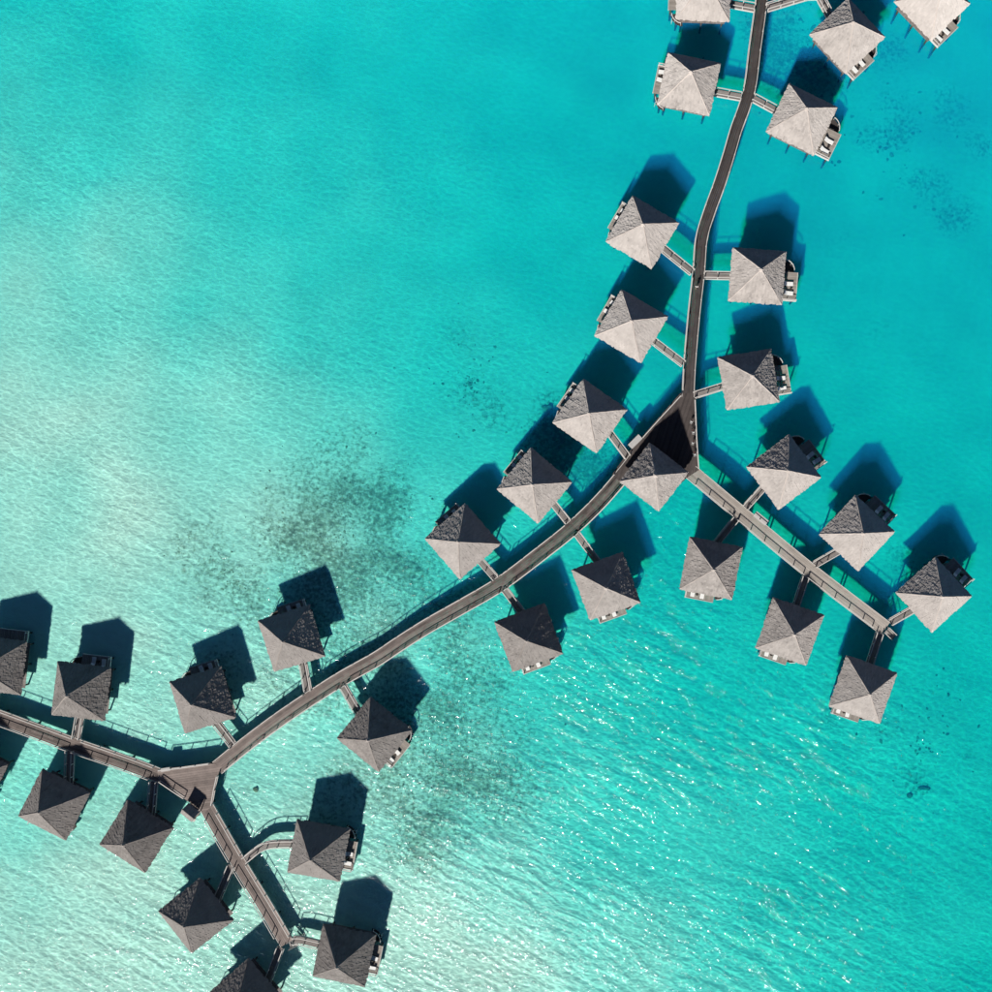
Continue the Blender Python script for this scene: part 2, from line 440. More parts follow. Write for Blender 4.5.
b1 = waves(0.50, 0.30, math.radians(29), 2, 0.74, power=3.2)     # the longer swell dies out first where chop is low
b2 = waves(1.35, 0.62, math.radians(9), 3, 0.30)
l.new(b1.outputs[0], b2.inputs['Normal'])
for x in (gl, fr): l.new(b2.outputs[0], x.inputs['Normal'])
# seen from below (light on its way in) the surface lets nearly everything through
ge = n.new('ShaderNodeNewGeometry')
# wave facets turned to the light gather more of it per metre of sea, facets turned away less
d1 = n.new('ShaderNodeVectorMath'); d1.operation = 'DOT_PRODUCT'; l.new(b2.outputs[0], d1.inputs[0]); l.new(ge.outputs['Incoming'], d1.inputs[1])
d2 = n.new('ShaderNodeVectorMath'); d2.operation = 'DOT_PRODUCT'; l.new(ge.outputs['True Normal'], d2.inputs[0]); l.new(ge.outputs['Incoming'], d2.inputs[1])
dv = n.new('ShaderNodeMath'); dv.operation = 'DIVIDE'; l.new(d1.outputs['Value'], dv.inputs[0]); l.new(d2.outputs['Value'], dv.inputs[1])
gain = n.new('ShaderNodeMapRange'); gain.inputs[1].default_value = 0.5; gain.inputs[2].default_value = 1.5; gain.inputs[3].default_value = 0.54; gain.inputs[4].default_value = 1.34
l.new(dv.outputs[0], gain.inputs[0])
# painted caustics: a wandering net of bright lines put into the transparency colour
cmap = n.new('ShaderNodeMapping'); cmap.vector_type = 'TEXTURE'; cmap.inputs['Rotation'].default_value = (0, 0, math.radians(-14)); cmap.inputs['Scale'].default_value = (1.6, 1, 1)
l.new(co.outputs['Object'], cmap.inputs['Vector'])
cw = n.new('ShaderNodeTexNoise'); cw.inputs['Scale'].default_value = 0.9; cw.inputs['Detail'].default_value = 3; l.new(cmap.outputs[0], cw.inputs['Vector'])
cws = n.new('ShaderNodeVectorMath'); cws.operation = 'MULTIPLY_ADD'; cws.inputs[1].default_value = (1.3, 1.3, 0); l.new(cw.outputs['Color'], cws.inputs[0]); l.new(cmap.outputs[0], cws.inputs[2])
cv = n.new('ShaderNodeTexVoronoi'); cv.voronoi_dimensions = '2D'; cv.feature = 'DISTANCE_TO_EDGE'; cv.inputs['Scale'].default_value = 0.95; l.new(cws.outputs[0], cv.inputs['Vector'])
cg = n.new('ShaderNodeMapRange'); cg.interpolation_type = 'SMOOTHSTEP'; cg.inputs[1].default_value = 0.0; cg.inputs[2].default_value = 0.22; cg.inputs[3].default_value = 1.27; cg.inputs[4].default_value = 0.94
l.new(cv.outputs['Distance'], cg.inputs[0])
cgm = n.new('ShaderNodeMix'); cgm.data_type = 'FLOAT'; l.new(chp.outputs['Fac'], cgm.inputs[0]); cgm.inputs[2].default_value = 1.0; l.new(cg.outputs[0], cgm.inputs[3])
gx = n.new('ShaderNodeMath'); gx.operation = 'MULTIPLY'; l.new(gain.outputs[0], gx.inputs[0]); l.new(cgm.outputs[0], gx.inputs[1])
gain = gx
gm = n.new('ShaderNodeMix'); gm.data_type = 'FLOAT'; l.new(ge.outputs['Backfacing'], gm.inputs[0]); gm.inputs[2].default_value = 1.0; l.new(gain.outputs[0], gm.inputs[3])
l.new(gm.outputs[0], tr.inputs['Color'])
fm_ = n.new('ShaderNodeMix'); fm_.data_type = 'FLOAT'
l.new(ge.outputs['Backfacing'], fm_.inputs[0]); l.new(fr.outputs[0], fm_.inputs[2]); fm_.inputs[3].default_value = 0.03
l.new(fm_.outputs[0], mixs.inputs[0]); l.new(tr.outputs[0], mixs.inputs[1]); l.new(gl.outputs[0], mixs.inputs[2])
l.new(mixs.outputs[0], out.inputs['Surface'])
va = n.new('ShaderNodeVolumeAbsorption')
ABS = (0.94, 0.056, 0.022)         # per metre
dens = 0.85
va.inputs['Density'].default_value = dens
va.inputs['Color'].default_value = tuple(1 - a / dens for a in ABS) + (1,)
vsc = n.new('ShaderNodeVolumeScatter')
SCT = (0.005, 0.056, 0.155)       # per metre
vsc.inputs['Density'].default_value = 0.2
vsc.inputs['Color'].default_value = tuple(a / 0.2 for a in SCT) + (1,)
vsc.inputs['Anisotropy'].default_value = -0.4
vadd = n.new('ShaderNodeAddShader')
l.new(va.outputs[0], vadd.inputs[0]); l.new(vsc.outputs[0], vadd.inputs[1])
l.new(vadd.outputs[0], out.inputs['Volume'])
wmesh.materials.append(m)
water = tag(obj('water', wmesh), kind='structure')


def bed_z(x, y):
    return -depth_at(x, y)


# ------------------------------------------------------------------ piers
DECK_Z = 1.70


def smooth_path(pts, step=1.0):
    """Catmull-Rom through the points, resampled"""
    p = [Vector(q) for q in pts]
    p = [p[0] * 2 - p[1]] + p + [p[-1] * 2 - p[-2]]
    o = []
    for k in range(1, len(p) - 2):
        a, b_, c, d = p[k - 1:k + 3]
        nseg = max(1, int((c - b_).length / step))
        for q in range(nseg):
            t = q / nseg
            o.append(0.5 * ((2 * b_) + (c - a) * t + (2 * a - 5 * b_ + 4 * c - d) * t * t + (3 * b_ - a - 3 * c + d) * t ** 3))
    o.append(p[-2].copy())
    return o


def sides(path):
    r = []
    for k in range(len(path)):
        d = path[min(k + 1, len(path) - 1)] - path[max(k - 1, 0)]
        d.z = 0
        d.normalize()
        r.append(Vector((d.y, -d.x, 0)))       # right-hand side
    return r


def strip(mb, path, sd_, o0, o1, z0, z1, tones=None, tone=0.5, keep=None):
    """a long board following the path between two side offsets; keep(k) tells which segments exist"""
    for k in range(len(path) - 1):
        if keep and not keep[k]: continue
        a0 = path[k] + sd_[k] * o0; a1 = path[k] + sd_[k] * o1
        b0 = path[k + 1] + sd_[k + 1] * o0; b1_ = path[k + 1] + sd_[k + 1] * o1
        t = tones[k] if tones else tone
        up, dn = Vector((0, 0, z1)), Vector((0, 0, z0))
        first = k == 0 or (keep and not keep[k - 1])
        last = k == len(path) - 2 or (keep and not keep[k + 1])
        mb.poly([a0 + up, a1 + up, b1_ + up, b0 + up], t)
        mb.poly([b0 + dn, b1_ + dn, a1 + dn, a0 + dn], t)
        mb.poly([a0 + dn, a0 + up, b0 + up, b0 + dn], t)
        mb.poly([a1 + up, a1 + dn, b1_ + dn, b1_ + up], t)
        if first: mb.poly([a0 + up, a0 + dn, a1 + dn, a1 + up], t)
        if last: mb.poly([b0 + dn, b0 + up, b1_ + up, b1_ + dn], t)


pile_meshes = {}


def pile_mesh(h, r=0.16):
    key = (round(h * 4) / 4, r)
    if key not in pile_meshes:
        mb = MB(); mb.tube([(0, 0, -key[0]), (0, 0, -key[0] * 0.5), (0, 0, 0)], [r * 1.08, r, r], 7, random.uniform(0.3, 0.7))
        pile_meshes[key] = mb.mesh('pile', M['pile'], True)
    return pile_meshes[key]


def add_pile(parent, wx, wy, top, lx=None, ly=None):
    """wx, wy: world place; parent is an Empty with a rotation about z"""
    h = top - bed_z(wx, wy) + 0.4
    o = obj('pile', pile_mesh(h), parent)
    v = Matrix.Rotation(-parent.rotation_euler.z, 3, 'Z') @ (Vector((wx, wy, 0)) - Vector((parent.location.x, parent.location.y, 0)))
    o.location = (v.x, v.y, top - parent.location.z)
    return o


OPENINGS = []       # world points where a bridge or platform meets a pier


def near_open(p, r):
    return any((p - q).xy.length < max(r, rr) for q, rr in OPENINGS)


def make_pier(name, label, cat, px, width, mat, tone0, tone1, boards, z=DECK_Z, post_gap=2.7, rail_mat='rail', piles=True, rail_h=1.0, group=None, ends_open=True, skip_rail=None, rail_w=0.11):
    wpts = [P(a, c, z) for a, c in px]
    path = smooth_path(wpts, 1.0) if len(px) > 2 else [wpts[0].lerp(wpts[1], k / max(1, int((wpts[1] - wpts[0]).length / 1.0))) for k in range(max(1, int((wpts[1] - wpts[0]).length / 1.0)) + 1)]
    root = empty(name, (path[0].x, path[0].y, 0))
    tag(root, label, cat, group)
    org = Vector((path[0].x, path[0].y, 0))
    loc = [Vector((p.x, p.y, 0)) - org for p in path]
    sd_ = sides(loc)
    N = len(loc)
    mb = MB()
    bw = width / boards
    for q in range(boards):
        o0 = -width / 2 + q * bw + 0.012
        jit = random.uniform(-0.16, 0.16)
        ton = []
        cur = 0
        for k in range(N):
            if k % 4 == (q * 3) % 4: cur = random.uniform(-0.10, 0.10)
            ton.append(max(0, tone0 + (tone1 - tone0) * k / N + jit + cur))
        strip(mb, loc, sd_, o0, o0 + bw - 0.024, z - 0.05, z + random.uniform(-0.004, 0.004), ton)
    deck = tag(mb.build('deck_boards', M[mat], root), kind='stuff')
    for s in (-1, 1):
        mb = MB(); strip(mb, loc, sd_, s * (width / 2 + 0.01) if s > 0 else -width / 2 - 0.11, s * (width / 2 + 0.11) if s > 0 else -width / 2 - 0.01, z - 0.34, z + 0.06, None, 0.55)
        mb.build('edge_beam', M[rail_mat], root)
        mb = MB(); strip(mb, loc, sd_, s * (width / 2 - 0.5) - 0.07, s * (width / 2 - 0.5) + 0.07, z - 0.36, z - 0.055, None, 0.4)
        mb.build('joist', M['beam'], root)
        if rail_h <= 0: continue
        keep = []
        off = s * (width / 2 - 0.02)
        for k in range(N - 1):
            mid = (loc[k] + loc[k + 1]) * 0.5 + (sd_[k] + sd_[k + 1]) * 0.5 * off + org
            ok = not near_open(mid, 0.85)
            if skip_rail and skip_rail(mid): ok = False
            keep.append(ok)
        if any(keep):
            k = 0
            while k < N - 1:
                if not keep[k]: k += 1; continue
                k2 = k
                while k2 < N - 1 and keep[k2]: k2 += 1
                run = [k <= q < k2 for q in range(N - 1)]
                mb = MB(); strip(mb, loc, sd_, off - rail_w / 2, off + rail_w / 2, z + rail_h - 0.07, z + rail_h, None, 0.6, run)
                mb.build('handrail', M[rail_mat], root)
                k = k2
            mb = MB(); acc = 99
            for k in range(N):
                if k: acc += (loc[k] - loc[k - 1]).length
                live = (k < N - 1 and keep[k]) or (k > 0 and keep[k - 1])
                edge = live and (k == 0 or k == N - 1 or keep[k] != keep[k - 1] if 0 < k < N - 1 else True)
                if live and (acc >= post_gap or edge):
                    acc = 0
                    c = loc[k] + sd_[k] * off
                    mb.box(c.x - 0.07, c.x + 0.07, c.y - 0.07, c.y + 0.07, z + 0.062, z + rail_h - 0.072, random.uniform(0.4, 0.7))
            tag(mb.build('railing_posts', M[rail_mat], root), kind='stuff')
    if piles:
        acc = 99
        for k in range(N):
            if k: acc += (loc[k] - loc[k - 1]).length
            if acc >= 5.2:
                acc = 0
                for s in (-1, 1):
                    c = loc[k] + sd_[k] * s * (width / 2 - 0.28) + org
                    add_pile(root, c.x, c.y, z - 0.055)
                mb = MB(); a_ = loc[k] + sd_[k] * (width / 2 - 0.1); c_ = loc[k] - sd_[k] * (width / 2 - 0.1)
                mb.bar((a_.x, a_.y, z - 0.46), (c_.x, c_.y, z - 0.46), 0.16, 0.18, 0.4)
                mb.build('cross_beam', M['beam'], root)
    return root, path


# bungalows: eave corners in the photo give centre and turn; the bridge tells the front
# id: centre px, centre py, turn of the eaves in the picture (deg), bridge points (pier end first), label
HUTS = {
    1: ((703.5, -6), 2.0, [(753, 8), (731, 4)]),
    2: ((688.8, 84.1), 11.7, [(744, 97.5), (716, 92.5)]),
    3: ((801.6, 119.6), 26.2, [(751, 97), (777, 111)]),
    4: ((847.1, 36.0), 46.9, [(764, 9), (808, -4), (818, -4), (829, 15)]),
    5: ((932, 3), 46.0, [(930, -60), (914, -24)]),
    6: ((642.2, 232.3), 30.3, [(694, 274), (662, 248)]),
    7: ((757.2, 276.2), 4.4, [(703, 275.3), (731, 276)]),
    8: ((631.2, 326.2), 30.4, [(686, 366), (652, 340)]),
    9: ((748.7, 379.6), -9.3, [(692, 396), (724, 386)]),
    10: ((589.8, 416.1), 34.8, [(629, 459), (609, 432)]),
    11: ((534.5, 485.6), 39.7, [(572, 527), (553, 503)]),
    12: ((462.6, 541.3), 49.0, [(500, 583), (480, 560)]),
    13: ((606.2, 586.2), -19.6, [(574, 530), (597, 561)]),
    14: ((528.7, 637.6), -20.5, [(503, 587), (521, 611)]),
    15: ((783.8, 472.1), 52.9, [(743, 510), (764, 487)]),
    16: ((856.8, 533.0), 43.0, [(810, 567), (838, 551)]),
    17: ((933.6, 594.6), 47.5, [(885, 625), (914, 608.5)]),
    18: ((710.9, 568.2), 11.1, [(739, 515), (718, 541)]),
    19: ((789.7, 631.5), 19.3, [(807, 572), (797, 602)]),
    20: ((863.0, 689.5), 19.2, [(880, 631), (870, 662)]),
    21: ((291.8, 638.3), -17.4, [(309, 694), (303.5, 664)]),
    22: ((374.6, 734.3), 38.7, [(341.5, 683), (359, 713)]),
    23: ((-2.5, 665.0), 6.7, [(-9, 716), (-4, 692)]),
    24: ((81.4, 691.0), 6.7, [(76, 744), (80.5, 718)]),
    25: ((202.9, 699.6), -16.9, [(236, 748), (217, 723)]),
    26: ((54.4, 804.4), 26.8, [(70.7, 747), (69.2, 783)]),
    27: ((136.6, 836.0), 32.0, [(154.5, 778), (151, 817)]),
    28: ((196.0, 915.5), 51.7, [(232, 865), (217, 900)]),
    29: ((318.7, 850.4), 10.3, [(242, 862), (265.9, 845.3), (291, 843.6)]),
    30: ((344.3, 955.2), 11.6, [(287, 939.8), (300, 939.8), (319, 944.2)]),
    31: ((246.0, 996.0), 49.0, [(281, 947), (270, 976)]),
    32: ((-28.0, 776.0), 27.0, [(-11, 718), (-12, 752)]),
}
PIER_END = {k: P(*v[2][0], DECK_Z) for k, v in HUTS.items()}
for k, v in HUTS.items():
    a = P(*v[2][0], DECK_Z); c = P(*v[2][1], DECK_Z)
    for t in (0.0, 0.7, 1.4):
        OPENINGS.append((a + (c - a).normalized() * t, 0.8))
J1 = [(680.3, 393), (695.2, 393), (699.0, 470), (688, 477), (658, 504), (622, 484), (612, 474), (627, 454)]
J2 = [(157, 769), (209, 763), (222, 766), (218, 775.5), (212, 806), (204, 813), (186, 800), (159, 782)]
for jc, rr in (((684, 399), 2.0), ((633, 462), 3.6), ((694, 474), 2.2), ((214, 770), 2.3), ((162, 776), 2.2), ((175, 786), 2.2), ((188, 797), 2.2), ((208, 810), 1.7), ((648, 448), 3.4), ((284, 941), 1.6), ((883, 627), 1.6)):
    OPENINGS.append((P(*jc, DECK_Z), rr))

pier_n, path_n = make_pier('timber_pier', 'narrow dark-decked pier curving away from the dark triangular deck', 'pier',
    [(766, -30), (761.5, 0), (758, 25), (754.5, 50), (750, 86), (744, 108), (736, 130), (729, 154), (719.5, 184), (709, 213), (701.2, 240), (698.5, 273), (694.7, 306), (691.4, 341), (689.2, 370), (688, 397)],
    2.0, 'deck_dark', 0.35, 0.42, 6)
pier_m, path_m = make_pier('timber_pier', 'long curved brown pier joining the dark triangular deck and the forked deck', 'pier',
    [(638, 455.5), (626.8, 470.5), (602, 499.5), (573.9, 527), (541, 553.5), (500.8, 583.7), (463, 606), (427.7, 626), (400, 643.5), (376, 659.4), (338.2, 680.8), (287.8, 713.6), (250, 741.3), (217, 768)],
    2.45, 'deck_mid', 0.14, 0.62, 7)
pier_se, path_se = make_pier('timber_pier', 'straight pale-decked pier ending in a swimming stair, bungalows on both sides', 'pier',
    [(691, 472), (742, 514.7), (807.5, 568.8), (885.5, 628.5)], 2.5, 'deck_pale', 0.45, 0.65, 7)
pier_w, path_w = make_pier('timber_pier', 'brown pier striped with railing shadow, running from the forked deck over the palest shallows', 'pier',
    [(-60, 696), (-20, 710.5), (0, 717.5), (37.8, 731.4), (75.6, 745.5), (113.4, 758.5), (140, 768), (163, 777)], 2.35, 'deck_mid', 0.45, 0.40, 7)
pier_s, path_s = make_pier('timber_pier', 'short straight pier from the forked deck to a stair beside two bungalow bridges', 'pier',
    [(206, 806), (238.2, 862), (265.9, 907.3), (287, 943.5)], 2.35, 'deck_mid', 0.55, 0.72, 7)


def clip_half(poly, nrm, d, keep_less):
    o = []
    for i in range(len(poly)):
        a, c = poly[i], poly[(i + 1) % len(poly)]
        da, dc = a.dot(nrm) - d, c.dot(nrm) - d
        if not keep_less: da, dc = -da, -dc
        if da <= 0: o.append(a)
        if da * dc < 0: o.append(a + (c - a) * (da / (da - dc)))
    return o


def make_platform(name, label, px, mat, ang, tone, board, rails, z=DECK_Z + 0.008, cat='deck'):
    w = [P(a, c, z) for a, c in px]
    cen = sum(w, Vector()) / len(w)
    root = empty(name, (cen.x, cen.y, 0)); tag(root, label, cat)
    loc = [Vector((p.x - cen.x, p.y - cen.y, 0)) for p in w]
    u = Vector((math.cos(ang), math.sin(ang), 0)); nn = Vector((-u.y, u.x, 0))
    lo, hi = min(p.dot(nn) for p in loc), max(p.dot(nn) for p in loc)
    mb = MB(); q = lo
    while q < hi:
        pc = clip_half(clip_half(loc, nn, q + board - 0.025, True), nn, q, False)
        if len(pc) > 2:
            t = tone + random.uniform(-0.16, 0.16)
            zz = z + random.uniform(-0.004, 0.004)
            # orient up
            ar = sum(pc[i].x * pc[(i + 1) % len(pc)].y - pc[(i + 1) % len(pc)].x * pc[i].y for i in range(len(pc)))
            if ar < 0: pc = pc[::-1]
            mb.poly([(p.x, p.y, zz) for p in pc], t)
            mb.poly([(p.x, p.y, zz - 0.05) for p in reversed(pc)], t)
            for i in range(len(pc)):
                a, c = pc[i], pc[(i + 1) % len(pc)]
                mb.poly([(a.x, a.y, zz - 0.05), (c.x, c.y, zz - 0.05), (c.x, c.y, zz), (a.x, a.y, zz)], t)
        q += board
    tag(mb.build('deck_boards', M[mat], root), kind='stuff')
    # frame under the boards
    mb = MB()
    ar = sum(loc[i].x * loc[(i + 1) % len(loc)].y - loc[(i + 1) % len(loc)].x * loc[i].y for i in range(len(loc)))
    lp = loc if ar > 0 else loc[::-1]
    mb.poly([(p.x * 0.985, p.y * 0.985, z - 0.057) for p in lp]); mb.poly([(p.x * 0.985, p.y * 0.985, z - 0.33) for p in reversed(lp)])
    for i in range(len(lp)):
        a, c = lp[i] * 0.985, lp[(i + 1) % len(lp)] * 0.985
        mb.poly([(a.x, a.y, z - 0.33), (c.x, c.y, z - 0.33), (c.x, c.y, z - 0.057), (a.x, a.y, z - 0.057)])
    mb.build('frame', M['beam'], root)
    for pts in rails:
        ws = [P(a, c, z + 0.5) - Vector((cen.x, cen.y, z + 0.5)) for a, c in pts]
        sdv = sides(ws)
        mb = MB(); strip(mb, ws, sdv, -0.075, 0.075, z + 0.93, z + 1.0, None, 0.6); mb.build('handrail', M['rail'], root)
        mb = MB(); strip(mb, ws, sdv, -0.05, 0.05, z + 0.006, z + 0.10, None, 0.6); mb.build('edge_board', M['rail'], root)
        mb = MB()
        for a, c in zip(ws, ws[1:]):
            k = max(1, int((c - a).length / 2.4))
            for i in range(k + 1):
                p = a.lerp(c, i / k); mb.box(p.x - 0.065, p.x + 0.065, p.y - 0.065, p.y + 0.065, z + 0.102, z + 0.928)
        tag(mb.build('railing_posts', M['rail'], root), kind='stuff')
    for p in loc:
        add_pile(root, cen.x + p.x * 0.86, cen.y + p.y * 0.86, z - 0.06)
    return root


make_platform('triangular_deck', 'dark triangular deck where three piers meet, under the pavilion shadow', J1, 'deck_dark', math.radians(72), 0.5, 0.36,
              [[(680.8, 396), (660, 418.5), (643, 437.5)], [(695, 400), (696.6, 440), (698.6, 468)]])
make_platform('forked_deck', 'brown triangular deck where three piers fork beside the small gabled shelter', J2, 'deck_mid', math.radians(8), 0.62, 0.4,
              [[(159, 770.3), (180, 767.8), (209, 763.8)], [(217.4, 776), (214.3, 790), (211.6, 805)], [(159.5, 781.5), (172, 790), (184, 798)]])

# ------------------------------------------------------------------ thatched roofs
EAVE, APEX, HALF = 4.2, 9.5, 4.6


def roof_mesh(name, half, rise, seed, courses=15, bw=0.30):
    """courses of thatch bundles on a pyramid; origin at eave height"""
    rnd = random.Random(seed)
    mb = MB()
    up = Vector((0, 0, rise))
    for s in range(4):
        R = Matrix.Rotation(s * math.pi / 2, 3, 'Z')
        # this face looks along -y before turning
        nrm = Vector((0, -rise, half)).normalized()
        # solid slope under the bundles, and the soffit
        mb.poly([R @ Vector((-half * 0.97, -half * 0.97, -0.08)), R @ Vector((half * 0.97, -half * 0.97, -0.08)), R @ (up * 0.985)], 0.4)
        for i in range(courses):
            t0 = i / courses
            t1 = min(0.995, (i + 1.75) / courses)
            wbot = half * (1 - t0)
            nb = max(1, int(2 * wbot / bw))
            for k in range(nb):
                f0 = -1 + 2 * k / nb
                f1 = -1 + 2 * (k + 1) / nb
                fm = (f0 + f1) / 2
                jit = rnd.uniform(-0.16, 0.10) if i == 0 else rnd.uniform(-0.42, 0.18)
                tb = t0 + jit / math.hypot(half, rise)
                col = noise.noise(Vector((fm * wbot * 2.4 + s * 31, i * 0.30, seed * 7.3)))
                lift = max(0.03, 0.10 + 0.065 * col + rnd.uniform(-0.02, 0.02))
                ton = min(1, max(0, rnd.gauss(0.5 + 0.2 * col, 0.13)))
                ov = 0.01

                def pt(f, t):
                    w = half * (1 - t)
                    # keep bundle edges running down the slope, pinched in by the hips
                    x = max(-w, min(w, f * wbot))
                    return Vector((x, -half * (1 - t), rise * t))
                a, c = pt(f0 - ov, tb), pt(f1 + ov, tb)
                d, e = pt(f0 - ov, t1), pt(f1 + ov, t1)
                tilt = rnd.uniform(-0.03, 0.03)
                a1, c1 = a + nrm * (lift + tilt), c + nrm * (lift - tilt)
                mb.poly([R @ a1, R @ c1, R @ (e + nrm * 0.03), R @ (d + nrm * 0.03)], ton)
                mb.poly([R @ (a - nrm * 0.04), R @ (c - nrm * 0.04), R @ c1, R @ a1], ton * 0.8)
                mb.poly([R @ (a - nrm * 0.04), R @ a1, R @ (d + nrm * 0.03)], ton * 0.9)
                mb.poly([R @ c1, R @ (c - nrm * 0.04), R @ (e + nrm * 0.03)], ton * 0.9)
    q = half * 0.97
    mb.poly([(-q, q, -0.085), (q, q, -0.085), (q, -q, -0.085), (-q, -q, -0.085)], 0.3)
    return mb.mesh(name, M['thatch'])


def hip_mesh(half, rise, seed):
    """one hip: a lumpy ridge roll from a corner to the top; built for the corner (+x, -y)"""
    rnd = random.Random(seed)
    mb = MB()
    a, c = Vector((half * 0.985, -half * 0.985, 0.06)), Vector((0, 0, rise + 0.02))
    pts, rad = [], []
    for k in range(15):
        pts.append(a.lerp(c, k / 14) + Vector((rnd.uniform(-.03, .03), rnd.uniform(-.03, .03), 0.03)))
        rad.append(0.10 + rnd.uniform(-0.02, 0.03))
    mb.tube(pts, rad, 6, 0.55)
    return mb.mesh('hip_ridge', M['hip'], True)


def cap_mesh():
    mb = MB(); n_ = 8
    prof = [(0.46, -0.52), (0.40, -0.22), (0.20, 0.06), (0.06, 0.26), (0.01, 0.34)]
    for (r0, z0), (r1, z1) in zip(prof, prof[1:]):
        for q in range(n_):
            a, c = 2 * math.pi * q / n_, 2 * math.pi * (q + 1) / n_
            mb.poly([(r0 * math.cos(a), r0 * math.sin(a), z0), (r0 * math.cos(c), r0 * math.sin(c), z0), (r1 * math.cos(c), r1 * math.sin(c), z1), (r1 * math.cos(a), r1 * math.sin(a), z1)], 0.75)
    return mb.mesh('ridge_cap', M['hip'], True)


ROOFS = [roof_mesh('roof', HALF, APEX - EAVE, s) for s in (1, 2, 3, 4)]
HIPS = [hip_mesh(HALF, APEX - EAVE, s) for s in (5, 6, 7)]
CAP = cap_mesh()


def add_roof(root, z, roofs, hips, rise, seed, roof_tint=1.0):
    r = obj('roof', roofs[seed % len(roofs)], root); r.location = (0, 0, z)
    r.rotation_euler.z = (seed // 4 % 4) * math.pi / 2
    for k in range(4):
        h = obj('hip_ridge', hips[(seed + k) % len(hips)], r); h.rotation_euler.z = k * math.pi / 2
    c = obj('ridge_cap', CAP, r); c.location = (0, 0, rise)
    for o in [r] + list(r.children): o.color = (roof_tint, roof_tint * 0.985, roof_tint * 0.975, 1)
    return r


# ------------------------------------------------------------------ bungalow body (shared meshes)
FLOOR_Z = 1.62


def mesh_boards(name, x0, x1, y0, y1, z, mat, w=0.3, along='x', tone=0.5):
    mb = MB()
    q = x0 if along == 'y' else y0
    e = x1 if along == 'y' else y1
    while q < e - 0.02:
        t = tone + random.uniform(-0.18, 0.18); r = min(q + w - 0.02, e)
        if along == 'y': mb.box(q, r, y0, y1, z - 0.05, z, t)
        else: mb.box(x0, x1, q, r, z - 0.05, z, t)
        q += w
    return mb.mesh(name, M[mat])


B = {}
B['floor'] = mesh_boards('floor_deck', -3.9, 3.9, -4.0, 4.0, FLOOR_Z, 'bridge', 0.3, 'x', 0.45)
mb = MB()
for x in (-3.4, -1.2, 1.2, 3.4): mb.box(x - 0.08, x + 0.08, -3.85, 3.85, FLOOR_Z - 0.36, FLOOR_Z - 0.054)
B['floor_frame'] = mb.mesh('floor_frame', M['beam'])


def wall_mesh(wd, h, opening):
    """planked wall in the x-z plane facing -y with an opening (x0, x1, z0, z1)"""
    mb = MB(); x = -wd / 2
    while x < wd / 2 - 0.01:
        r = min(x + 0.23, wd / 2)
        t = random.uniform(0.3, 0.7); d = random.uniform(0, 0.012)
        if opening and x + 0.115 > opening[0] and x + 0.115 < opening[1]:
            if opening[2] > 0.05: mb.box(x, r - 0.01, -0.06 - d, 0.06, 0, opening[2], t)
            mb.box(x, r - 0.01, -0.06 - d, 0.06, opening[3], h, t)
        else: mb.box(x, r - 0.01, -0.06 - d, 0.06, 0, h, t)
        x += 0.23
    return mb.mesh('wall', M['wall'])


WALL_H = EAVE - 0.1 - FLOOR_Z
B['wall_door'] = wall_mesh(6.4, WALL_H, (-0.6, 0.5, 0, 2.1))
B['wall_window'] = wall_mesh(6.2, WALL_H, (-1.2, 1.2, 0.9, 2.0))
B['wall_open'] = wall_mesh(6.4, WALL_H, (-2.2, 2.2, 0, 2.15))
mb = MB(); mb.box(-0.56, 0.46, -0.03, 0.02, 0.01, 2.08); B['door'] = mb.mesh('door', M['dark_wood'])
mb = MB(); mb.tube([(0.36, -0.05, 0.95), (0.36, -0.09, 1.0), (0.36, -0.09, 1.15), (0.36, -0.05, 1.2)], 0.018, 5); B['door_handle'] = mb.mesh('door_handle', M['metal'])
mb = MB(); mb.box(-1.14, 1.14, -0.02, 0.02, 0.92, 1.98); B['window'] = mb.mesh('window', M['glass'])
mb = MB()
for bx in ((-1.2, 1.2, 0.86, 0.94), (-1.2, 1.2, 1.96, 2.04), (-1.2, -1.12, 0.95, 1.95), (1.12, 1.2, 0.95, 1.95), (-0.03, 0.03, 0.95, 1.95)): mb.box(bx[0], bx[1], -0.085, -0.075, bx[2], bx[3])
B['window_frame'] = mb.mesh('window_frame', M['rail'])
mb = MB(); mb.box(-2.16, 2.16, -0.02, 0.02, 0.02, 2.12); B['glass_door'] = mb.mesh('glass_door', M['glass'])
mb = MB()
for x in (-2.16, -1.08, 0, 1.08, 2.16): mb.box(x - 0.03, x + 0.03, 0.03, 0.06, 0.02, 2.12)
B['glass_door_frame'] = mb.mesh('glass_door_frame', M['rail'])
# terrace on +y, shifted to +x; ladder landing on the -x side
TX0, TX1, TY0, TY1 = -1.75, 3.15, 4.02, 7.30
TZ = FLOOR_Z - 0.02
B['terrace'] = mesh_boards('terrace_deck', TX0, TX1, TY0, TY1, TZ, 'deck_pale', 0.3, 'y', 0.35)
mb = MB()
for y in (4.4, 5.8, 7.1): mb.box(TX0 + 0.05, TX1 - 0.05, y - 0.07, y + 0.07, TZ - 0.32, TZ - 0.054)
B['terrace_frame'] = mb.mesh('terrace_frame', M['beam'])
mb = MB()   # pale edging boards with a low rail on the +x end
mb.box(TX1 + 0.004, TX1 + 0.17, TY0, TY1 + 0.15, TZ - 0.3, TZ + 0.10, 0.7)
mb.box(TX0, TX1, TY1 + 0.004, TY1 + 0.12, TZ - 0.3, TZ + 0.05, 0.45)
B['terrace_edge'] = mb.mesh('terrace_edge', M['rail'])
mb = MB()
for y in (4.3, 5.7, 7.2): mb.box(TX1 + 0.03, TX1 + 0.13, y - 0.05, y + 0.05, TZ + 0.102, TZ + 0.9)
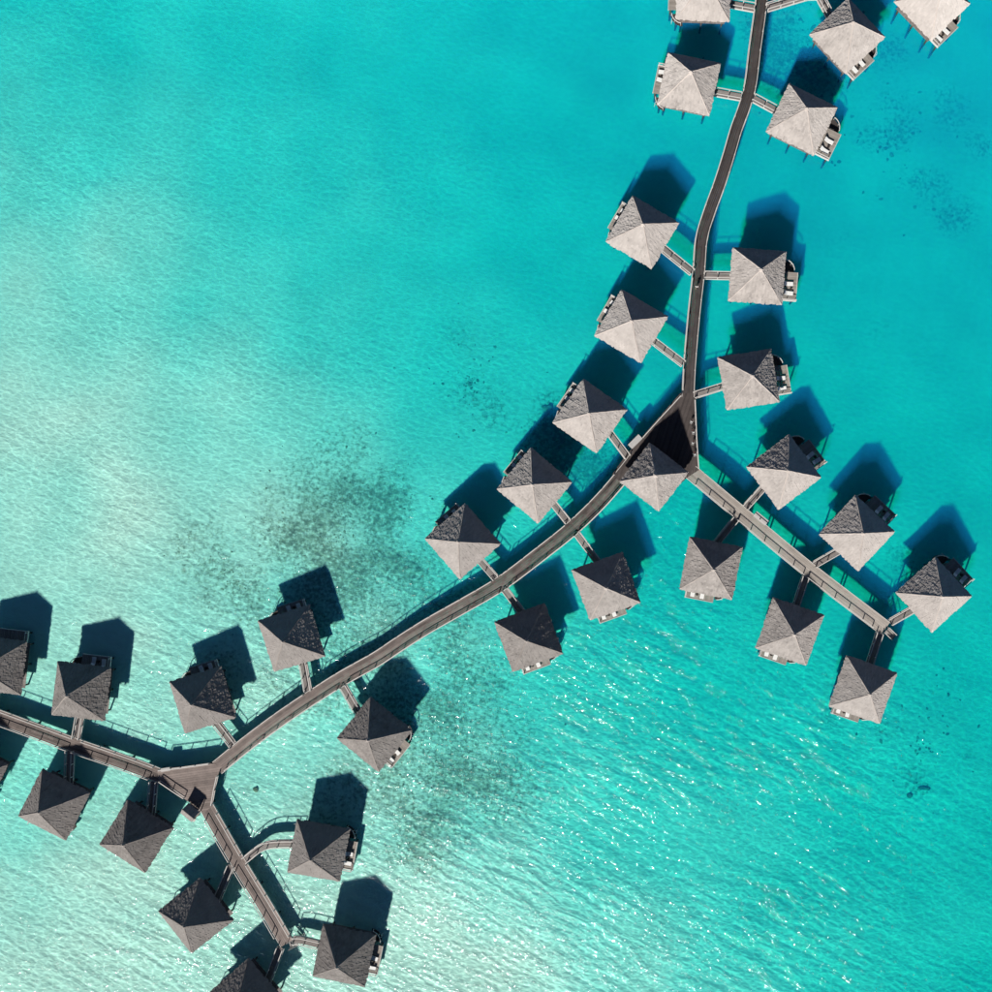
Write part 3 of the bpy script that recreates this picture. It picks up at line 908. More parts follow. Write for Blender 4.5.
mb.box(TX1 + 0.01, TX1 + 0.15, TY0 + 0.1, TY1 + 0.1, TZ + 0.902, TZ + 0.96, 0.7)
B['terrace_rail'] = mb.mesh('terrace_railing', M['rail'])
LX, LY, LZ = -1.95, 4.75, 0.55
mb = MB()   # lower landing, quarter-round
pts = [(LX, LY)] + [(LX - 2.1 * math.cos(a), LY + 2.1 * math.sin(a)) for a in [k * math.pi / 2 / 8 for k in range(9)]]
pts = pts[::-1]
ar = sum(pts[i][0] * pts[(i + 1) % len(pts)][1] - pts[(i + 1) % len(pts)][0] * pts[i][1] for i in range(len(pts)))
if ar < 0: pts = pts[::-1]
mb.poly([(x, y, LZ) for x, y in pts], 0.4); mb.poly([(x, y, LZ - 0.08) for x, y in reversed(pts)], 0.4)
for i in range(len(pts)):
    a, c = pts[i], pts[(i + 1) % len(pts)]
    mb.poly([(a[0], a[1], LZ - 0.08), (c[0], c[1], LZ - 0.08), (c[0], c[1], LZ), (a[0], a[1], LZ)], 0.4)
B['landing'] = mb.mesh('landing', M['deck_dark'])
mb = MB()
arc = [(LX - 2.04 * math.cos(a), LY + 2.04 * math.sin(a), LZ + 1.0) for a in [k * math.pi / 2 / 10 for k in range(1, 10)]]
mb.tube(arc, 0.075, 6, 0.7)
for p in arc[::4]: mb.tube([(p[0], p[1], LZ + 0.002), (p[0], p[1], LZ + 0.94)], 0.04, 6)
B['landing_rail'] = mb.mesh('curved_rail', M['rail'])
mb = MB()
for k in range(4): mb.box(-1.94, -1.78 , 5.0 + 0.0, 5.9, LZ + 0.22 * (k + 1), LZ + 0.22 * (k + 1) + 0.05)
B['steps'] = mb.mesh('steps', M['bridge'])
mb = MB()   # bathing ladder into the water
for s in (-0.22, 0.22): mb.tube([(LX - 1.2 + s, LY + 1.78, LZ + 0.5), (LX - 1.2 + s, LY + 1.9, LZ + 0.1), (LX - 1.2 + s, LY + 1.95, -0.5)], 0.03, 5)
for z in (-0.3, 0.0, 0.3): mb.bar((LX - 1.42, LY + 1.93, z), (LX - 0.98, LY + 1.93, z), 0.05, 0.04)
B['ladder'] = mb.mesh('ladder', M['metal'])

# sun lounger: slatted frame, white mattress, raised back
mb = MB()
for s in (-0.3, 0.3): mb.box(s - 0.03, s + 0.03, -0.95, 0.75, 0.24, 0.30)
for k in range(8): mb.box(-0.27, 0.27, -0.9 + k * 0.2, -0.8 + k * 0.2, 0.26, 0.295)
B['l_frame'] = mb.mesh('frame', M['dark_wood'])
mb = MB(); mb.box(-0.03, 0.03, -0.03, 0.03, 0, 0.24); B['l_leg'] = mb.mesh('leg', M['dark_wood'])


def cushion(x, y0, z0, y1, z1, th):
    bm = bmesh.new()
    d = Vector((0, y1 - y0, z1 - z0)).normalized(); nn = Vector((0, -d.z, d.y)) * th
    a, c = Vector((0, y0, z0)), Vector((0, y1, z1))
    vs_ = [bm.verts.new(p) for p in (a + Vector((-x, 0, 0)), a + Vector((x, 0, 0)), c + Vector((x, 0, 0)), c + Vector((-x, 0, 0)),
                                    a + nn + Vector((-x, 0, 0)), a + nn + Vector((x, 0, 0)), c + nn + Vector((x, 0, 0)), c + nn + Vector((-x, 0, 0)))]
    for q in ((3, 2, 1, 0), (4, 5, 6, 7), (0, 1, 5, 4), (1, 2, 6, 5), (2, 3, 7, 6), (3, 0, 4, 7)): bm.faces.new([vs_[k] for k in q])
    bmesh.ops.bevel(bm, geom=bm.edges[:], offset=0.03, segments=2, affect='EDGES')
    m_ = bpy.data.meshes.new('cushion'); bm.to_mesh(m_); bm.free(); m_.materials.append(M['white'])
    return m_


B['l_mat'] = cushion(0.36, -0.25, 0.30, 0.80, 0.30, 0.10)
B['l_back'] = cushion(0.36, -0.30, 0.30, -0.88, 0.78, -0.10)
mb = MB(); mb.tube([(0, 0, 0.44), (0, 0, 0.48)], 0.26, 10); B['t_top'] = mb.mesh('table_top', M['dark_wood'])
mb = MB(); mb.tube([(0, 0, 0.02), (0, 0, 0.44)], 0.04, 6); B['t_stem'] = mb.mesh('stem', M['dark_wood'])
mb = MB(); mb.tube([(0, 0, 0.0), (0, 0, 0.03)], 0.17, 10); B['t_base'] = mb.mesh('base', M['dark_wood'])


def make_lounger(loc, rz, label):
    r = empty('sun_lounger', loc, rz); tag(r, label, 'sun lounger', 'loungers on the bungalow terraces')
    obj('frame', B['l_frame'], r)
    for x in (-0.3, 0.3):
        for y in (-0.85, 0.65):
            o = obj('leg', B['l_leg'], r); o.location = (x, y, 0)
    obj('mattress', B['l_mat'], r); obj('back_cushion', B['l_back'], r)


def make_table(loc, label):
    r = empty('side_table', loc); tag(r, label, 'table', 'small tables on the bungalow terraces')
    obj('table_top', B['t_top'], r); obj('stem', B['t_stem'], r); obj('base', B['t_base'], r)


ND, MD, SD, WD, XD = 'narrow dark pier', 'long curved pier', 'straight pale pier', 'pier over the palest shallows', 'short pier below the forked deck'
WHICH = {   # how to find each one
    1: 'fourth along the narrow dark pier from the triangular deck, sandbank side',
    2: 'third along the narrow dark pier from the triangular deck, sandbank side',
    3: 'third along the narrow dark pier from the triangular deck, open-water side',
    4: 'reached by the bent bridge from the narrow dark pier',
    5: 'outermost beyond the one with the bent bridge, no bridge in view',
    6: 'second along the narrow dark pier from the triangular deck, sandbank side',
    7: 'second along the narrow dark pier from the triangular deck, open-water side',
    8: 'first along the narrow dark pier from the triangular deck, sandbank side',
    9: 'first along the narrow dark pier from the triangular deck, open-water side',
    10: 'nearest the pavilion on the shaded side of the long curved pier',
    11: 'second from the pavilion on the shaded side of the long curved pier',
    12: 'third from the pavilion on the shaded side of the long curved pier',
    13: 'nearest the pavilion on the sunny side of the long curved pier',
    14: 'second from the pavilion on the sunny side of the long curved pier',
    15: 'first from the triangular deck on the shaded side of the straight pale pier',
    16: 'second from the triangular deck on the shaded side of the straight pale pier',
    17: 'at the stair end on the shaded side of the straight pale pier',
    18: 'first from the triangular deck on the sunny side of the straight pale pier',
    19: 'second from the triangular deck on the sunny side of the straight pale pier',
    20: 'at the stair end on the sunny side of the straight pale pier',
    21: 'with its shadow over the dark weed, second from the forked deck',
    22: 'third from the pavilion on the sunny side of the long curved pier',
    23: 'second from the forked deck on the shaded side of the palest shallows pier',
    24: 'first from the forked deck on the shaded side of the palest shallows pier',
    25: 'nearest the forked deck on the shaded side of the long curved pier',
    26: 'second from the forked deck on the sunny side of the palest shallows pier',
    27: 'nearest the gabled shelter on the sunny side of the palest shallows pier',
    28: 'first from the gabled shelter on the sunny side of the short pier',
    29: 'with the bent bridge off the middle of the short pier',
    30: 'by the stair of the short pier, curved bridge and lagoon terrace',
    31: 'by the stair of the short pier, hidden straight bridge on the sunny side',
    32: 'third from the forked deck on the sunny side of the palest shallows pier',
}


def words(s, n_):
    for a_, c_ in ((' from the triangular deck', ''), (' from the forked deck', ''), ('along the', 'on'), (' the ', ' '), (' of straight pale pier', ' of straight pier'), (', no bridge in view', ''), (', curved bridge and lagoon terrace', ''), (' from pavilion', ''), (', second from forked deck', ''), (', second', ''), ('palest shallows pier', 'shallows pier')):
        if len(s.split()) > n_: s = s.replace(a_, c_)
    return ' '.join(s.split()[:n_])


DEEP_TERRACE = {3, 7, 9, 15, 16, 17}      # the others tuck half of it under the eave
HIDDEN_TERRACE = {23, 26, 27, 28, 31, 32}
for hid, (cpx, turn, bridge) in HUTS.items():
    c = P(*cpx, EAVE)
    yaw0 = -math.radians(turn)
    e = P(*bridge[-1], DECK_Z); e0 = Vector((c.x, c.y, 0))
    d = Vector((e.x - c.x, e.y - c.y, 0))
    if hid == 5: d = P(910, -30, EAVE) - c
    ang = math.atan2(d.y, d.x)
    # local -y must point at the bridge
    best = min(range(4), key=lambda k: abs((yaw0 + k * math.pi / 2 - math.pi / 2 - ang + math.pi) % (2 * math.pi) - math.pi))
    yaw = yaw0 + best * math.pi / 2
    root = empty('overwater_bungalow', (c.x, c.y, 0), yaw)
    tag(root, 'thatched bungalow ' + WHICH[hid], 'bungalow', 'thatched bungalows over the lagoon')
    roof_tints = {21: 0.86, 22: 0.87, 23: 0.8, 24: 0.83, 25: 0.82, 26: 0.8, 27: 0.79, 28: 0.74, 29: 0.78, 30: 0.8, 31: 0.72, 32: 0.78, 12: 0.9, 13: 0.88, 14: 0.84, 18: 0.92, 19: 0.92, 20: 0.9, 2: 1.06, 3: 1.04, 7: 1.03, 5: 1.05}  # thatch brightness set per hut: darker at lower left, lighter at upper right
    add_roof(root, EAVE, ROOFS, HIPS, APEX - EAVE, hid * 5 + 3, roof_tints.get(hid, 1.0) * (0.87 if roof_tints.get(hid, 1.0) < 0.88 else 1.02))
    obj('floor_deck', B['floor'], root); obj('floor_frame', B['floor_frame'], root)
    for k, nm in enumerate(('wall_door', 'wall_window', 'wall_open', 'wall_window')):
        w = obj('wall', B[nm], root)
        a = k * math.pi / 2
        w.location = (3.2 * math.sin(a), -3.2 * math.cos(a), FLOOR_Z); w.rotation_euler.z = a
        if nm == 'wall_door':
            o = obj('door', B['door'], w); obj('door_handle', B['door_handle'], w)
        elif nm == 'wall_window':
            obj('window', B['window'], w); obj('window_frame', B['window_frame'], w)
        else:
            obj('glass_door', B['glass_door'], w); obj('glass_door_frame', B['glass_door_frame'], w)
    R = Matrix.Rotation(yaw, 3, 'Z')
    for x in (-3.4, 0.0, 3.4):
        for y in (-3.6, 0.0, 3.6):
            if x == 0 and y == 0: continue
            w = R @ Vector((x, y, 0)); add_pile(root, c.x + w.x, c.y + w.y, FLOOR_Z - 0.06)
    back = 0.0 if hid in DEEP_TERRACE else 1.45
    t = obj('terrace', B['terrace'], root); t.location.y = -back; obj('terrace_frame', B['terrace_frame'], t)
    obj('terrace_edge', B['terrace_edge'], t); obj('terrace_railing', B['terrace_rail'], t)
    la = obj('landing', B['landing'], root); la.location.y = -back; obj('curved_rail', B['landing_rail'], la); obj('steps', B['steps'], la); obj('ladder', B['ladder'], la)
    for x, y, z in ((-1.5, 7.0, TZ - 0.1), (2.9, 7.0, TZ - 0.1), (-3.2, 5.9, LZ - 0.09)):
        w = R @ Vector((x, y - back, 0)); add_pile(root, c.x + w.x, c.y + w.y, z)
    if hid not in HIDDEN_TERRACE:
        rr = random.Random(hid)
        for x in (0.45, 2.15):
            w = R @ Vector((x + rr.uniform(-0.15, 0.15), 5.95 - back * 0.8 + rr.uniform(-0.15, 0.15), 0))
            lab = words(('white lounger nearer curved landing, bungalow ' if x < 1 else 'white lounger nearer end rail, bungalow ') + WHICH[hid], 16)
            make_lounger((c.x + w.x, c.y + w.y, (FLOOR_Z if back else TZ) + 0.002), yaw + rr.uniform(-0.12, 0.12), lab)
        w = R @ Vector((1.3, 6.3 - back * 0.9, 0))
        make_table((c.x + w.x, c.y + w.y, TZ + 0.002), words('dark table between loungers of bungalow ' + WHICH[hid], 16))

# ------------------------------------------------------------------ foot bridges from the piers to the bungalows
HALFW = [(path_n, 1.0), (path_m, 1.22), (path_se, 1.25), (path_w, 1.17), (path_s, 1.17)]


def pier_gap(p):
    """how far p lies outside the nearest pier's edge"""
    return min(min((p - q).xy.length for q in path) - hw - 0.06 for path, hw in HALFW)


BR_LAB = {4: 'bent plank bridge from the narrow dark pier', 29: 'bent plank bridge off the middle of the short pier', 30: 'crooked plank bridge beside the stair of the short pier'}
for hid, (cpx, turn, bridge) in HUTS.items():
    if hid == 5: continue
    z = DECK_Z - 0.012
    pts = [bridge[0]] + list(bridge[1:])
    a, q = P(*pts[-2], z), P(*pts[-1], z)
    q2 = q + (q - a).normalized() * 1.1      # carry on under the eave to the door deck
    s = (CAM_H - z) / FPX
    pts[-1] = (q2.x / s + NX, NY - q2.y / s)
    # start at the pier's edge
    a, q = P(*pts[0], z), P(*pts[1], z)
    dr = (q - a).normalized()
    st_ = next((p_ for p_ in (a + dr * (0.1 * k) for k in range(45, -45, -1)) if pier_gap(p_) <= 0.1), a)
    pts[0] = (st_.x / s + NX, NY - st_.y / s)
    keepopen = OPENINGS[:]
    OPENINGS.clear()
    lab = BR_LAB.get(hid) or words('plank bridge to bungalow ' + WHICH[hid], 16)
    make_pier('footbridge', lab, 'bridge', pts, 1.12, 'bridge', 0.45, 0.5, 4, z=z, post_gap=1.9, rail_w=0.14, piles=False, rail_h=0.95, group='plank bridges from the piers to the bungalows')
    OPENINGS.extend(keepopen)

# ------------------------------------------------------------------ pavilion on the triangular deck
pc = P(654.1, 477, 4.1)
pv = empty('pavilion', (pc.x, pc.y, 0), -math.radians(37.5))
tag(pv, 'steep thatched pavilion standing on the dark triangular deck', 'pavilion')
PH, PR = 4.2, 7.2
add_roof(pv, 4.1, [roof_mesh('roof', PH, PR, 11, 17)], [hip_mesh(PH, PR, 12), hip_mesh(PH, PR, 13)], PR, 8)
for x in (-3.3, 0, 3.3):
    for y in (-3.3, 0, 3.3):
        if x == 0 and y == 0: continue
        mb = MB(); mb.tube([(x, y, DECK_Z + 0.012), (x, y, 4.15)], 0.13, 8); mb.build('post', M['wall'], pv)
for s in (-1, 1):
    mb = MB(); mb.box(-3.4, 3.4, s * 3.3 - 0.08, s * 3.3 + 0.08, 3.82, 4.0); mb.build('beam', M['wall'], pv)

# ------------------------------------------------------------------ small gabled shelter at the fork
sc_ = P(191.5, 811.5, 2.6)
sh = empty('gabled_shelter', (sc_.x, sc_.y, 0), -math.radians(39))
tag(sh, 'small gabled thatch shelter at the edge of the forked deck', 'shelter')
hl, hw, ez, rz_ = 1.25, 1.05, 3.2, 4.25
rnd = random.Random(4)
for s, nm in ((-1, 'roof_slope'), (1, 'roof_slope')):
    mb = MB()
    nrm = Vector((0, s * (rz_ - ez), hw)).normalized()
    for i in range(7):
        t0, t1 = i / 7, min(1, (i + 1.7) / 7)
        for k in range(11):
            x0 = -hl + 2 * hl * k / 11; x1 = x0 + 2 * hl / 11 + 0.01
            lf = 0.05 + rnd.uniform(0.01, 0.09); tt = t0 + rnd.uniform(-0.05, 0.02)
            A = [Vector((x0, s * hw * (1 - tt), ez + (rz_ - ez) * tt)), Vector((x1, s * hw * (1 - tt), ez + (rz_ - ez) * tt)),
                 Vector((x1, s * hw * (1 - t1), ez + (rz_ - ez) * t1)), Vector((x0, s * hw * (1 - t1), ez + (rz_ - ez) * t1))]
            if s > 0: A = [A[1], A[0], A[3], A[2]]
            mb.hexa([A[0] - nrm * 0.05, A[1] - nrm * 0.05, A[2] - nrm * 0.05, A[3] - nrm * 0.05, A[0] + nrm * lf, A[1] + nrm * lf, A[2] + nrm * 0.02, A[3] + nrm * 0.02], rnd.uniform(0.2, 0.8))
    mb.build(nm, M['thatch'], sh)
mb = MB(); mb.tube([(-hl - 0.05, 0, rz_ + 0.03), (0, 0, rz_ + 0.05), (hl + 0.05, 0, rz_ + 0.03)], 0.12, 6); mb.build('ridge_cap', M['hip'], sh)
for x in (-1.05, 1.05):
    for y in (-0.85, 0.85):
        h0 = sh.location.xy + (Matrix.Rotation(sh.rotation_euler.z, 2) @ Vector((x, y)))
        mb = MB(); mb.tube([(x, y, bed_z(h0.x, h0.y) - 0.3), (x, y, 3.3)], 0.09, 7); mb.build('post', M['wall'], sh)
mb = MB(); mb.box(-1.2, 1.2, -1.0, 1.0, DECK_Z - 0.2, DECK_Z - 0.062); mb.build('floor', M['bridge'], sh)
mb = MB(); mb.box(-1.15, 1.15, -0.99, -0.91, DECK_Z - 0.06, DECK_Z + 1.2); mb.build('back_panel', M['wall'], sh)
mb = MB(); mb.box(-1.4, 1.4, -1.6, -1.01, DECK_Z - 0.1, DECK_Z + 0.02); mb.build('ledge', M['rail'], sh)

# ------------------------------------------------------------------ pale storage chests fixed outside the railings
def chest(px, py, ang, L, D, label, z=DECK_Z):
    p = P(px, py, z); r = empty('storage_chest', (p.x, p.y, z - 0.5), -math.radians(ang))
    tag(r, label, 'chest')
    mb = MB(); mb.box(-L / 2 + .04, L / 2 - .04, -D / 2 + .04, D / 2 - .04, 0.0, 0.94); mb.build('chest_body', M['rail_grey'], r)
    mb = MB(); mb.box(-L / 2, L / 2, -D / 2, D / 2, 0.943, 1.0); mb.build('lid', M['pale_box'], r)
    for x in (-L / 2 + 0.3, L / 2 - 0.3):
        mb = MB(); mb.box(x - 0.06, x + 0.06, -D / 2 + 0.1, D / 2 - 0.1, -0.14, -0.002); mb.build('bracket', M['beam'], r)


chest(635.2, 441.8, -45, 2.6, 1.05, 'pale flat-lidded chest beside the long curved pier by the pavilion')
chest(760.5, 518.5, 39, 2.7, 1.1, 'pale flat-lidded chest beside the straight pale pier')
chest(166.5, 769.0, -9, 1.6, 0.6, 'small pale chest on the edge of the forked deck')


# ------------------------------------------------------------------ swimming stairs at the pier ends
def stairs(px, py, ang, label):
    p = P(px, py, DECK_Z); r = empty('swimming_stair', (p.x, p.y, 0), -math.radians(ang))
    tag(r, label, 'stairs', 'swimming stairs at the pier ends')
    for k in range(9):
        x = 0.1 + k * 0.27; z = DECK_Z - 0.03 - k * 0.22
        mb = MB(); mb.box(x, x + 0.24, -0.55, 0.55, z - 0.045, z, random.uniform(0.4, 0.7)); mb.build('tread', M['rail_grey'], r)
    for s in (-0.6, 0.6):
        mb = MB(); mb.bar((-0.1, s, DECK_Z - 0.12), (2.5, s, DECK_Z - 2.2), 0.07, 0.22); mb.build('stringer', M['rail_grey'], r)
        mb = MB(); mb.bar((0.0, s, DECK_Z + 0.95), (2.3, s, DECK_Z - 0.9), 0.11, 0.07); mb.build('handrail', M['rail'], r)
        for x in (0.06, 1.1, 2.1):
            z = DECK_Z - x * 0.815
            mb = MB(); mb.bar((x, s, z - 0.1), (x, s, z + 0.92), 0.08, 0.08); mb.build('post', M['rail'], r)


stairs(886, 630, 40, 'swimming stair at the end of the straight pale pier')
stairs(289, 945, -18, 'swimming stair at the end of the short pier')


# ------------------------------------------------------------------ bicycles leaning by the railing of the triangular deck
BK = {}
for key, x in (('rear', -0.52), ('front', 0.52)):
    mb = MB(); mb.tube([(x + 0.32 * math.cos(a), 0, 0.345 + 0.32 * math.sin(a)) for a in [k * math.pi / 8 for k in range(17)]], 0.025, 5, cap=False)
    BK['tyre_' + key] = mb.mesh('wheel', M['black'])
    mb = MB()
    for k in range(6):
        a = k * math.pi / 3; mb.tube([(x, 0, 0.345), (x + 0.3 * math.cos(a), 0, 0.345 + 0.3 * math.sin(a))], 0.008, 3)
    mb.tube([(x, -0.05, 0.345), (x, 0.05, 0.345)], 0.025, 6)
    BK['spokes_' + key] = mb.mesh('spokes', M['metal'])
mb = MB()
J = {'bb': (-0.08, 0, 0.30), 'st': (-0.22, 0, 0.80), 'hd': (0.36, 0, 0.86), 'hl': (0.40, 0, 0.66), 'r': (-0.52, 0, 0.345), 'f': (0.52, 0, 0.345)}
for a, c in (('bb', 'st'), ('bb', 'hl'), ('st', 'hd'), ('bb', 'r'), ('st', 'r'), ('hd', 'f')): mb.tube([J[a], J[c]], 0.022, 5)
BK['frame'] = mb.mesh('frame', M['red'])
mb = MB(); mb.tube([(0.22, -0.3, 1.0), (0.33, -0.2, 1.02), (0.35, 0, 1.0), (0.33, 0.2, 1.02), (0.22, 0.3, 1.0)], 0.016, 5); mb.tube([(0.36, 0, 0.86), (0.35, 0, 1.0)], 0.016, 5); BK['bar'] = mb.mesh('handlebar', M['metal'])
mb = MB(); mb.hexa([(-0.36, -0.09, 0.85), (-0.05, -0.03, 0.87), (-0.05, 0.03, 0.87), (-0.36, 0.09, 0.85), (-0.37, -0.1, 0.91), (-0.05, -0.03, 0.91), (-0.05, 0.03, 0.91), (-0.37, 0.1, 0.91)]); mb.tube([(-0.22, 0, 0.78), (-0.24, 0, 0.86)], 0.016, 5); BK['saddle'] = mb.mesh('saddle', M['black'])
mb = MB()
for bx in ((0.40, 0.74, -0.19, 0.19, 0.80, 0.815), (0.40, 0.415, -0.19, 0.19, 0.817, 1.04), (0.725, 0.74, -0.19, 0.19, 0.817, 1.04), (0.417, 0.723, -0.19, -0.175, 0.817, 1.04), (0.417, 0.723, 0.175, 0.19, 0.817, 1.04)): mb.box(*bx)
BK['basket'] = mb.mesh('basket', M['white'])
for k, (px, py, rz) in enumerate([(692.0, 420, 1.2), (692.4, 430.5, 1.75), (693.0, 441, 1.35), (694.0, 452.5, 1.7)]):
    p = P(px, py, DECK_Z + 0.012)
    r = empty('bicycle', (p.x, p.y, DECK_Z + 0.014), rz + math.pi)
    tag(r, ['bicycle first in the row from the narrow dark pier', 'bicycle second in the row from the narrow dark pier', 'bicycle third in the row from the narrow dark pier', 'bicycle nearest the straight pale pier in the row'][k] + ' by the deck railing', 'bicycle', 'bicycles parked on the triangular deck')
    for e_ in ('front', 'rear'):
        w = obj('wheel', BK['tyre_' + e_], r); obj('spokes', BK['spokes_' + e_], w)
    obj('frame', BK['frame'], r); obj('handlebar', BK['bar'], r); obj('saddle', BK['saddle'], r); obj('basket', BK['basket'], r)


# ------------------------------------------------------------------ one person walking on the narrow pier
def skin_mesh(name, joints, edges, mat, sub=1):
    me = bpy.data.meshes.new(name + '_cage')
    names = list(joints)
    me.from_pydata([joints[k][0] for k in names], [(names.index(a), names.index(c)) for a, c in edges], [])
    ob = bpy.data.objects.new('cage', me); C.objects.link(ob)
    md = ob.modifiers.new('skin', 'SKIN')
    for k, nm in enumerate(names):
        sv = me.skin_vertices[0].data[k]; rr = joints[nm][1]
        sv.radius = rr if isinstance(rr, tuple) else (rr, rr)
        sv.use_root = nm == 'pelvis' or (('pelvis' not in names) and k == 0)
    ss = ob.modifiers.new('sub', 'SUBSURF'); ss.levels = sub; ss.render_levels = sub
    dg = bpy.context.evaluated_depsgraph_get()
    res = bpy.data.meshes.new_from_object(ob.evaluated_get(dg)); res.name = name
    bpy.data.objects.remove(ob)
    res.materials.clear(); res.materials.append(mat)
    return res


J = {'pelvis': ((0, 0, 0.95), (0.15, 0.11)), 'waist': ((0, 0.01, 1.10), (0.13, 0.10)), 'chest': ((0, 0.0, 1.32), (0.16, 0.11)), 'neck': ((0, 0.01, 1.49), 0.055), 'chin': ((0, 0.03, 1.56), 0.065), 'head': ((0, 0.03, 1.66), (0.085, 0.10)), 'crown': ((0, 0.02, 1.73), 0.06), 'nose': ((0, 0.125, 1.63), 0.016)}
E_ = [('pelvis', 'waist'), ('waist', 'chest'), ('chest', 'neck'), ('neck', 'chin'), ('chin', 'head'), ('head', 'crown'), ('head', 'nose')]
for s, nm in ((-1, 'l'), (1, 'r')):
    st = 0.22 * s
    J.update({'sh' + nm: ((0.17 * s, 0, 1.42), 0.06), 'el' + nm: ((0.24 * s, -st * 0.4 - 0.02, 1.14), 0.043), 'wr' + nm: ((0.24 * s, -st * 0.9 + 0.06, 0.92), 0.03), 'pa' + nm: ((0.24 * s, -st * 0.95 + 0.08, 0.85), (0.03, 0.018)),
              'ear' + nm: ((0.09 * s, 0.02, 1.64), 0.014),
              'hi' + nm: ((0.09 * s, 0, 0.90), 0.09), 'kn' + nm: ((0.10 * s, st * 0.55 + 0.04, 0.50), 0.06), 'an' + nm: ((0.10 * s, st, 0.09), 0.04), 'to' + nm: ((0.11 * s, st + 0.17, 0.035), (0.04, 0.03))})
    E_ += [('chest', 'sh' + nm), ('sh' + nm, 'el' + nm), ('el' + nm, 'wr' + nm), ('wr' + nm, 'pa' + nm), ('head', 'ear' + nm), ('pelvis', 'hi' + nm), ('hi' + nm, 'kn' + nm), ('kn' + nm, 'an' + nm), ('an' + nm, 'to' + nm)]
    for q in range(5):
        fx = 0.24 * s + (-0.022 * s if q == 4 else 0); fy = -st * 0.95 + 0.08 + (q - 1.5) * 0.019 if q < 4 else -st * 0.95 + 0.12
        ln = (0.06, 0.07, 0.066, 0.052, 0.045)[q]
        k1, k2 = 'f%s%d' % (nm, q), 'g%s%d' % (nm, q)
        J[k1] = ((fx, fy, 0.82 if q < 4 else 0.85), 0.009); J[k2] = ((fx - 0.012 * s, fy + 0.006, (0.82 if q < 4 else 0.85) - ln), 0.008)
        E_ += [('pa' + nm, k1), (k1, k2)]
pp = P(696.3, 288, DECK_Z)
body_m = skin_mesh('person', J, E_, M['skin'])
person = obj('person', body_m)
person.location = (pp.x, pp.y, DECK_Z + 0.006); person.rotation_euler.z = 0.05
tag(person, 'person in a white shirt walking along the narrow dark pier', 'person')
JS = {'pelvis': ((0, 0, 0.93), (0.175, 0.13)), 'waist': ((0, 0.01, 1.10), (0.155, 0.12)), 'chest': ((0, 0, 1.32), (0.185, 0.13)), 'neck': ((0, 0.01, 1.455), (0.085, 0.08)), 'shl': ((-0.18, 0, 1.42), 0.085), 'shr': ((0.18, 0, 1.42), 0.085), 'ell': ((-0.235, 0.06, 1.22), 0.07), 'elr': ((0.235, -0.08, 1.22), 0.07)}
obj('shirt', skin_mesh('shirt', JS, [('pelvis', 'waist'), ('waist', 'chest'), ('chest', 'neck'), ('chest', 'shl'), ('chest', 'shr'), ('shl', 'ell'), ('shr', 'elr')], M['shirt']), person)
JS = {'pelvis': ((0, 0, 0.93), (0.165, 0.125)), 'hil': ((-0.095, 0, 0.86), 0.105), 'hir': ((0.095, 0, 0.86), 0.105), 'knl': ((-0.10, -0.06, 0.58), 0.085), 'knr': ((0.10, 0.12, 0.58), 0.085)}
obj('shorts', skin_mesh('shorts', JS, [('pelvis', 'hil'), ('pelvis', 'hir'), ('hil', 'knl'), ('hir', 'knr')], M['shorts']), person)
JS = {'a': ((0, 0.0, 1.70), (0.095, 0.10)), 'b': ((0, -0.03, 1.62), (0.09, 0.07)), 'c': ((0, 0.05, 1.735), (0.08, 0.05))}
obj('hair', skin_mesh('hair', JS, [('a', 'b'), ('a', 'c')], M['hair']), person)
for s in (-1, 1):
    mb = MB(); mb.box(s * 0.035 - 0.012, s * 0.035 + 0.012, 0.118, 0.128, 1.652, 1.664); mb.build('eye', M['black'], person)

# ------------------------------------------------------------------ coral heads and rubble on the sea bed
def blob(rnd):
    bm = bmesh.new(); bmesh.ops.create_icosphere(bm, subdivisions=2, radius=1.0)
    off = Vector((rnd.uniform(0, 50), rnd.uniform(0, 50), rnd.uniform(0, 50)))
    vv = []
    for v in bm.verts:
        k = 1 + 0.55 * noise.noise(v.co * 1.3 + off) + 0.25 * noise.noise(v.co * 3.1 + off)
        vv.append(v.co * k)
    ff = [tuple(v.index for v in f.verts) for f in bm.faces]
    bm.free()
    return vv, ff


rnd = random.Random(21)
BLOBS = [blob(rnd) for _ in range(8)]
cm, nt, n, l, b = new_mat('coral_rubble')
co = n.new('ShaderNodeTexCoord'); at = n.new('ShaderNodeAttribute'); at.attribute_name = 'tone'
n1 = n.new('ShaderNodeTexNoise'); n1.inputs['Scale'].default_value = 2.5; n1.inputs['Detail'].default_value = 4; l.new(co.outputs['Object'], n1.inputs['Vector'])
ad = n.new('ShaderNodeMath'); ad.operation = 'MULTIPLY_ADD'; ad.inputs[1].default_value = 0.6; l.new(n1.outputs[0], ad.inputs[0]); l.new(at.outputs['Fac'], ad.inputs[2])
r = ramp(n, [(0.2, (0.14, 0.16, 0.11)), (0.6, (0.24, 0.25, 0.18)), (1.1 / 1.2, (0.40, 0.39, 0.29))]); l.new(ad.outputs[0], r.inputs[0]); l.new(r.outputs[0], b.inputs['Base Color'])
b.inputs['Roughness'].default_value = 1.0; b.inputs['Specular IOR Level'].default_value = 0.0


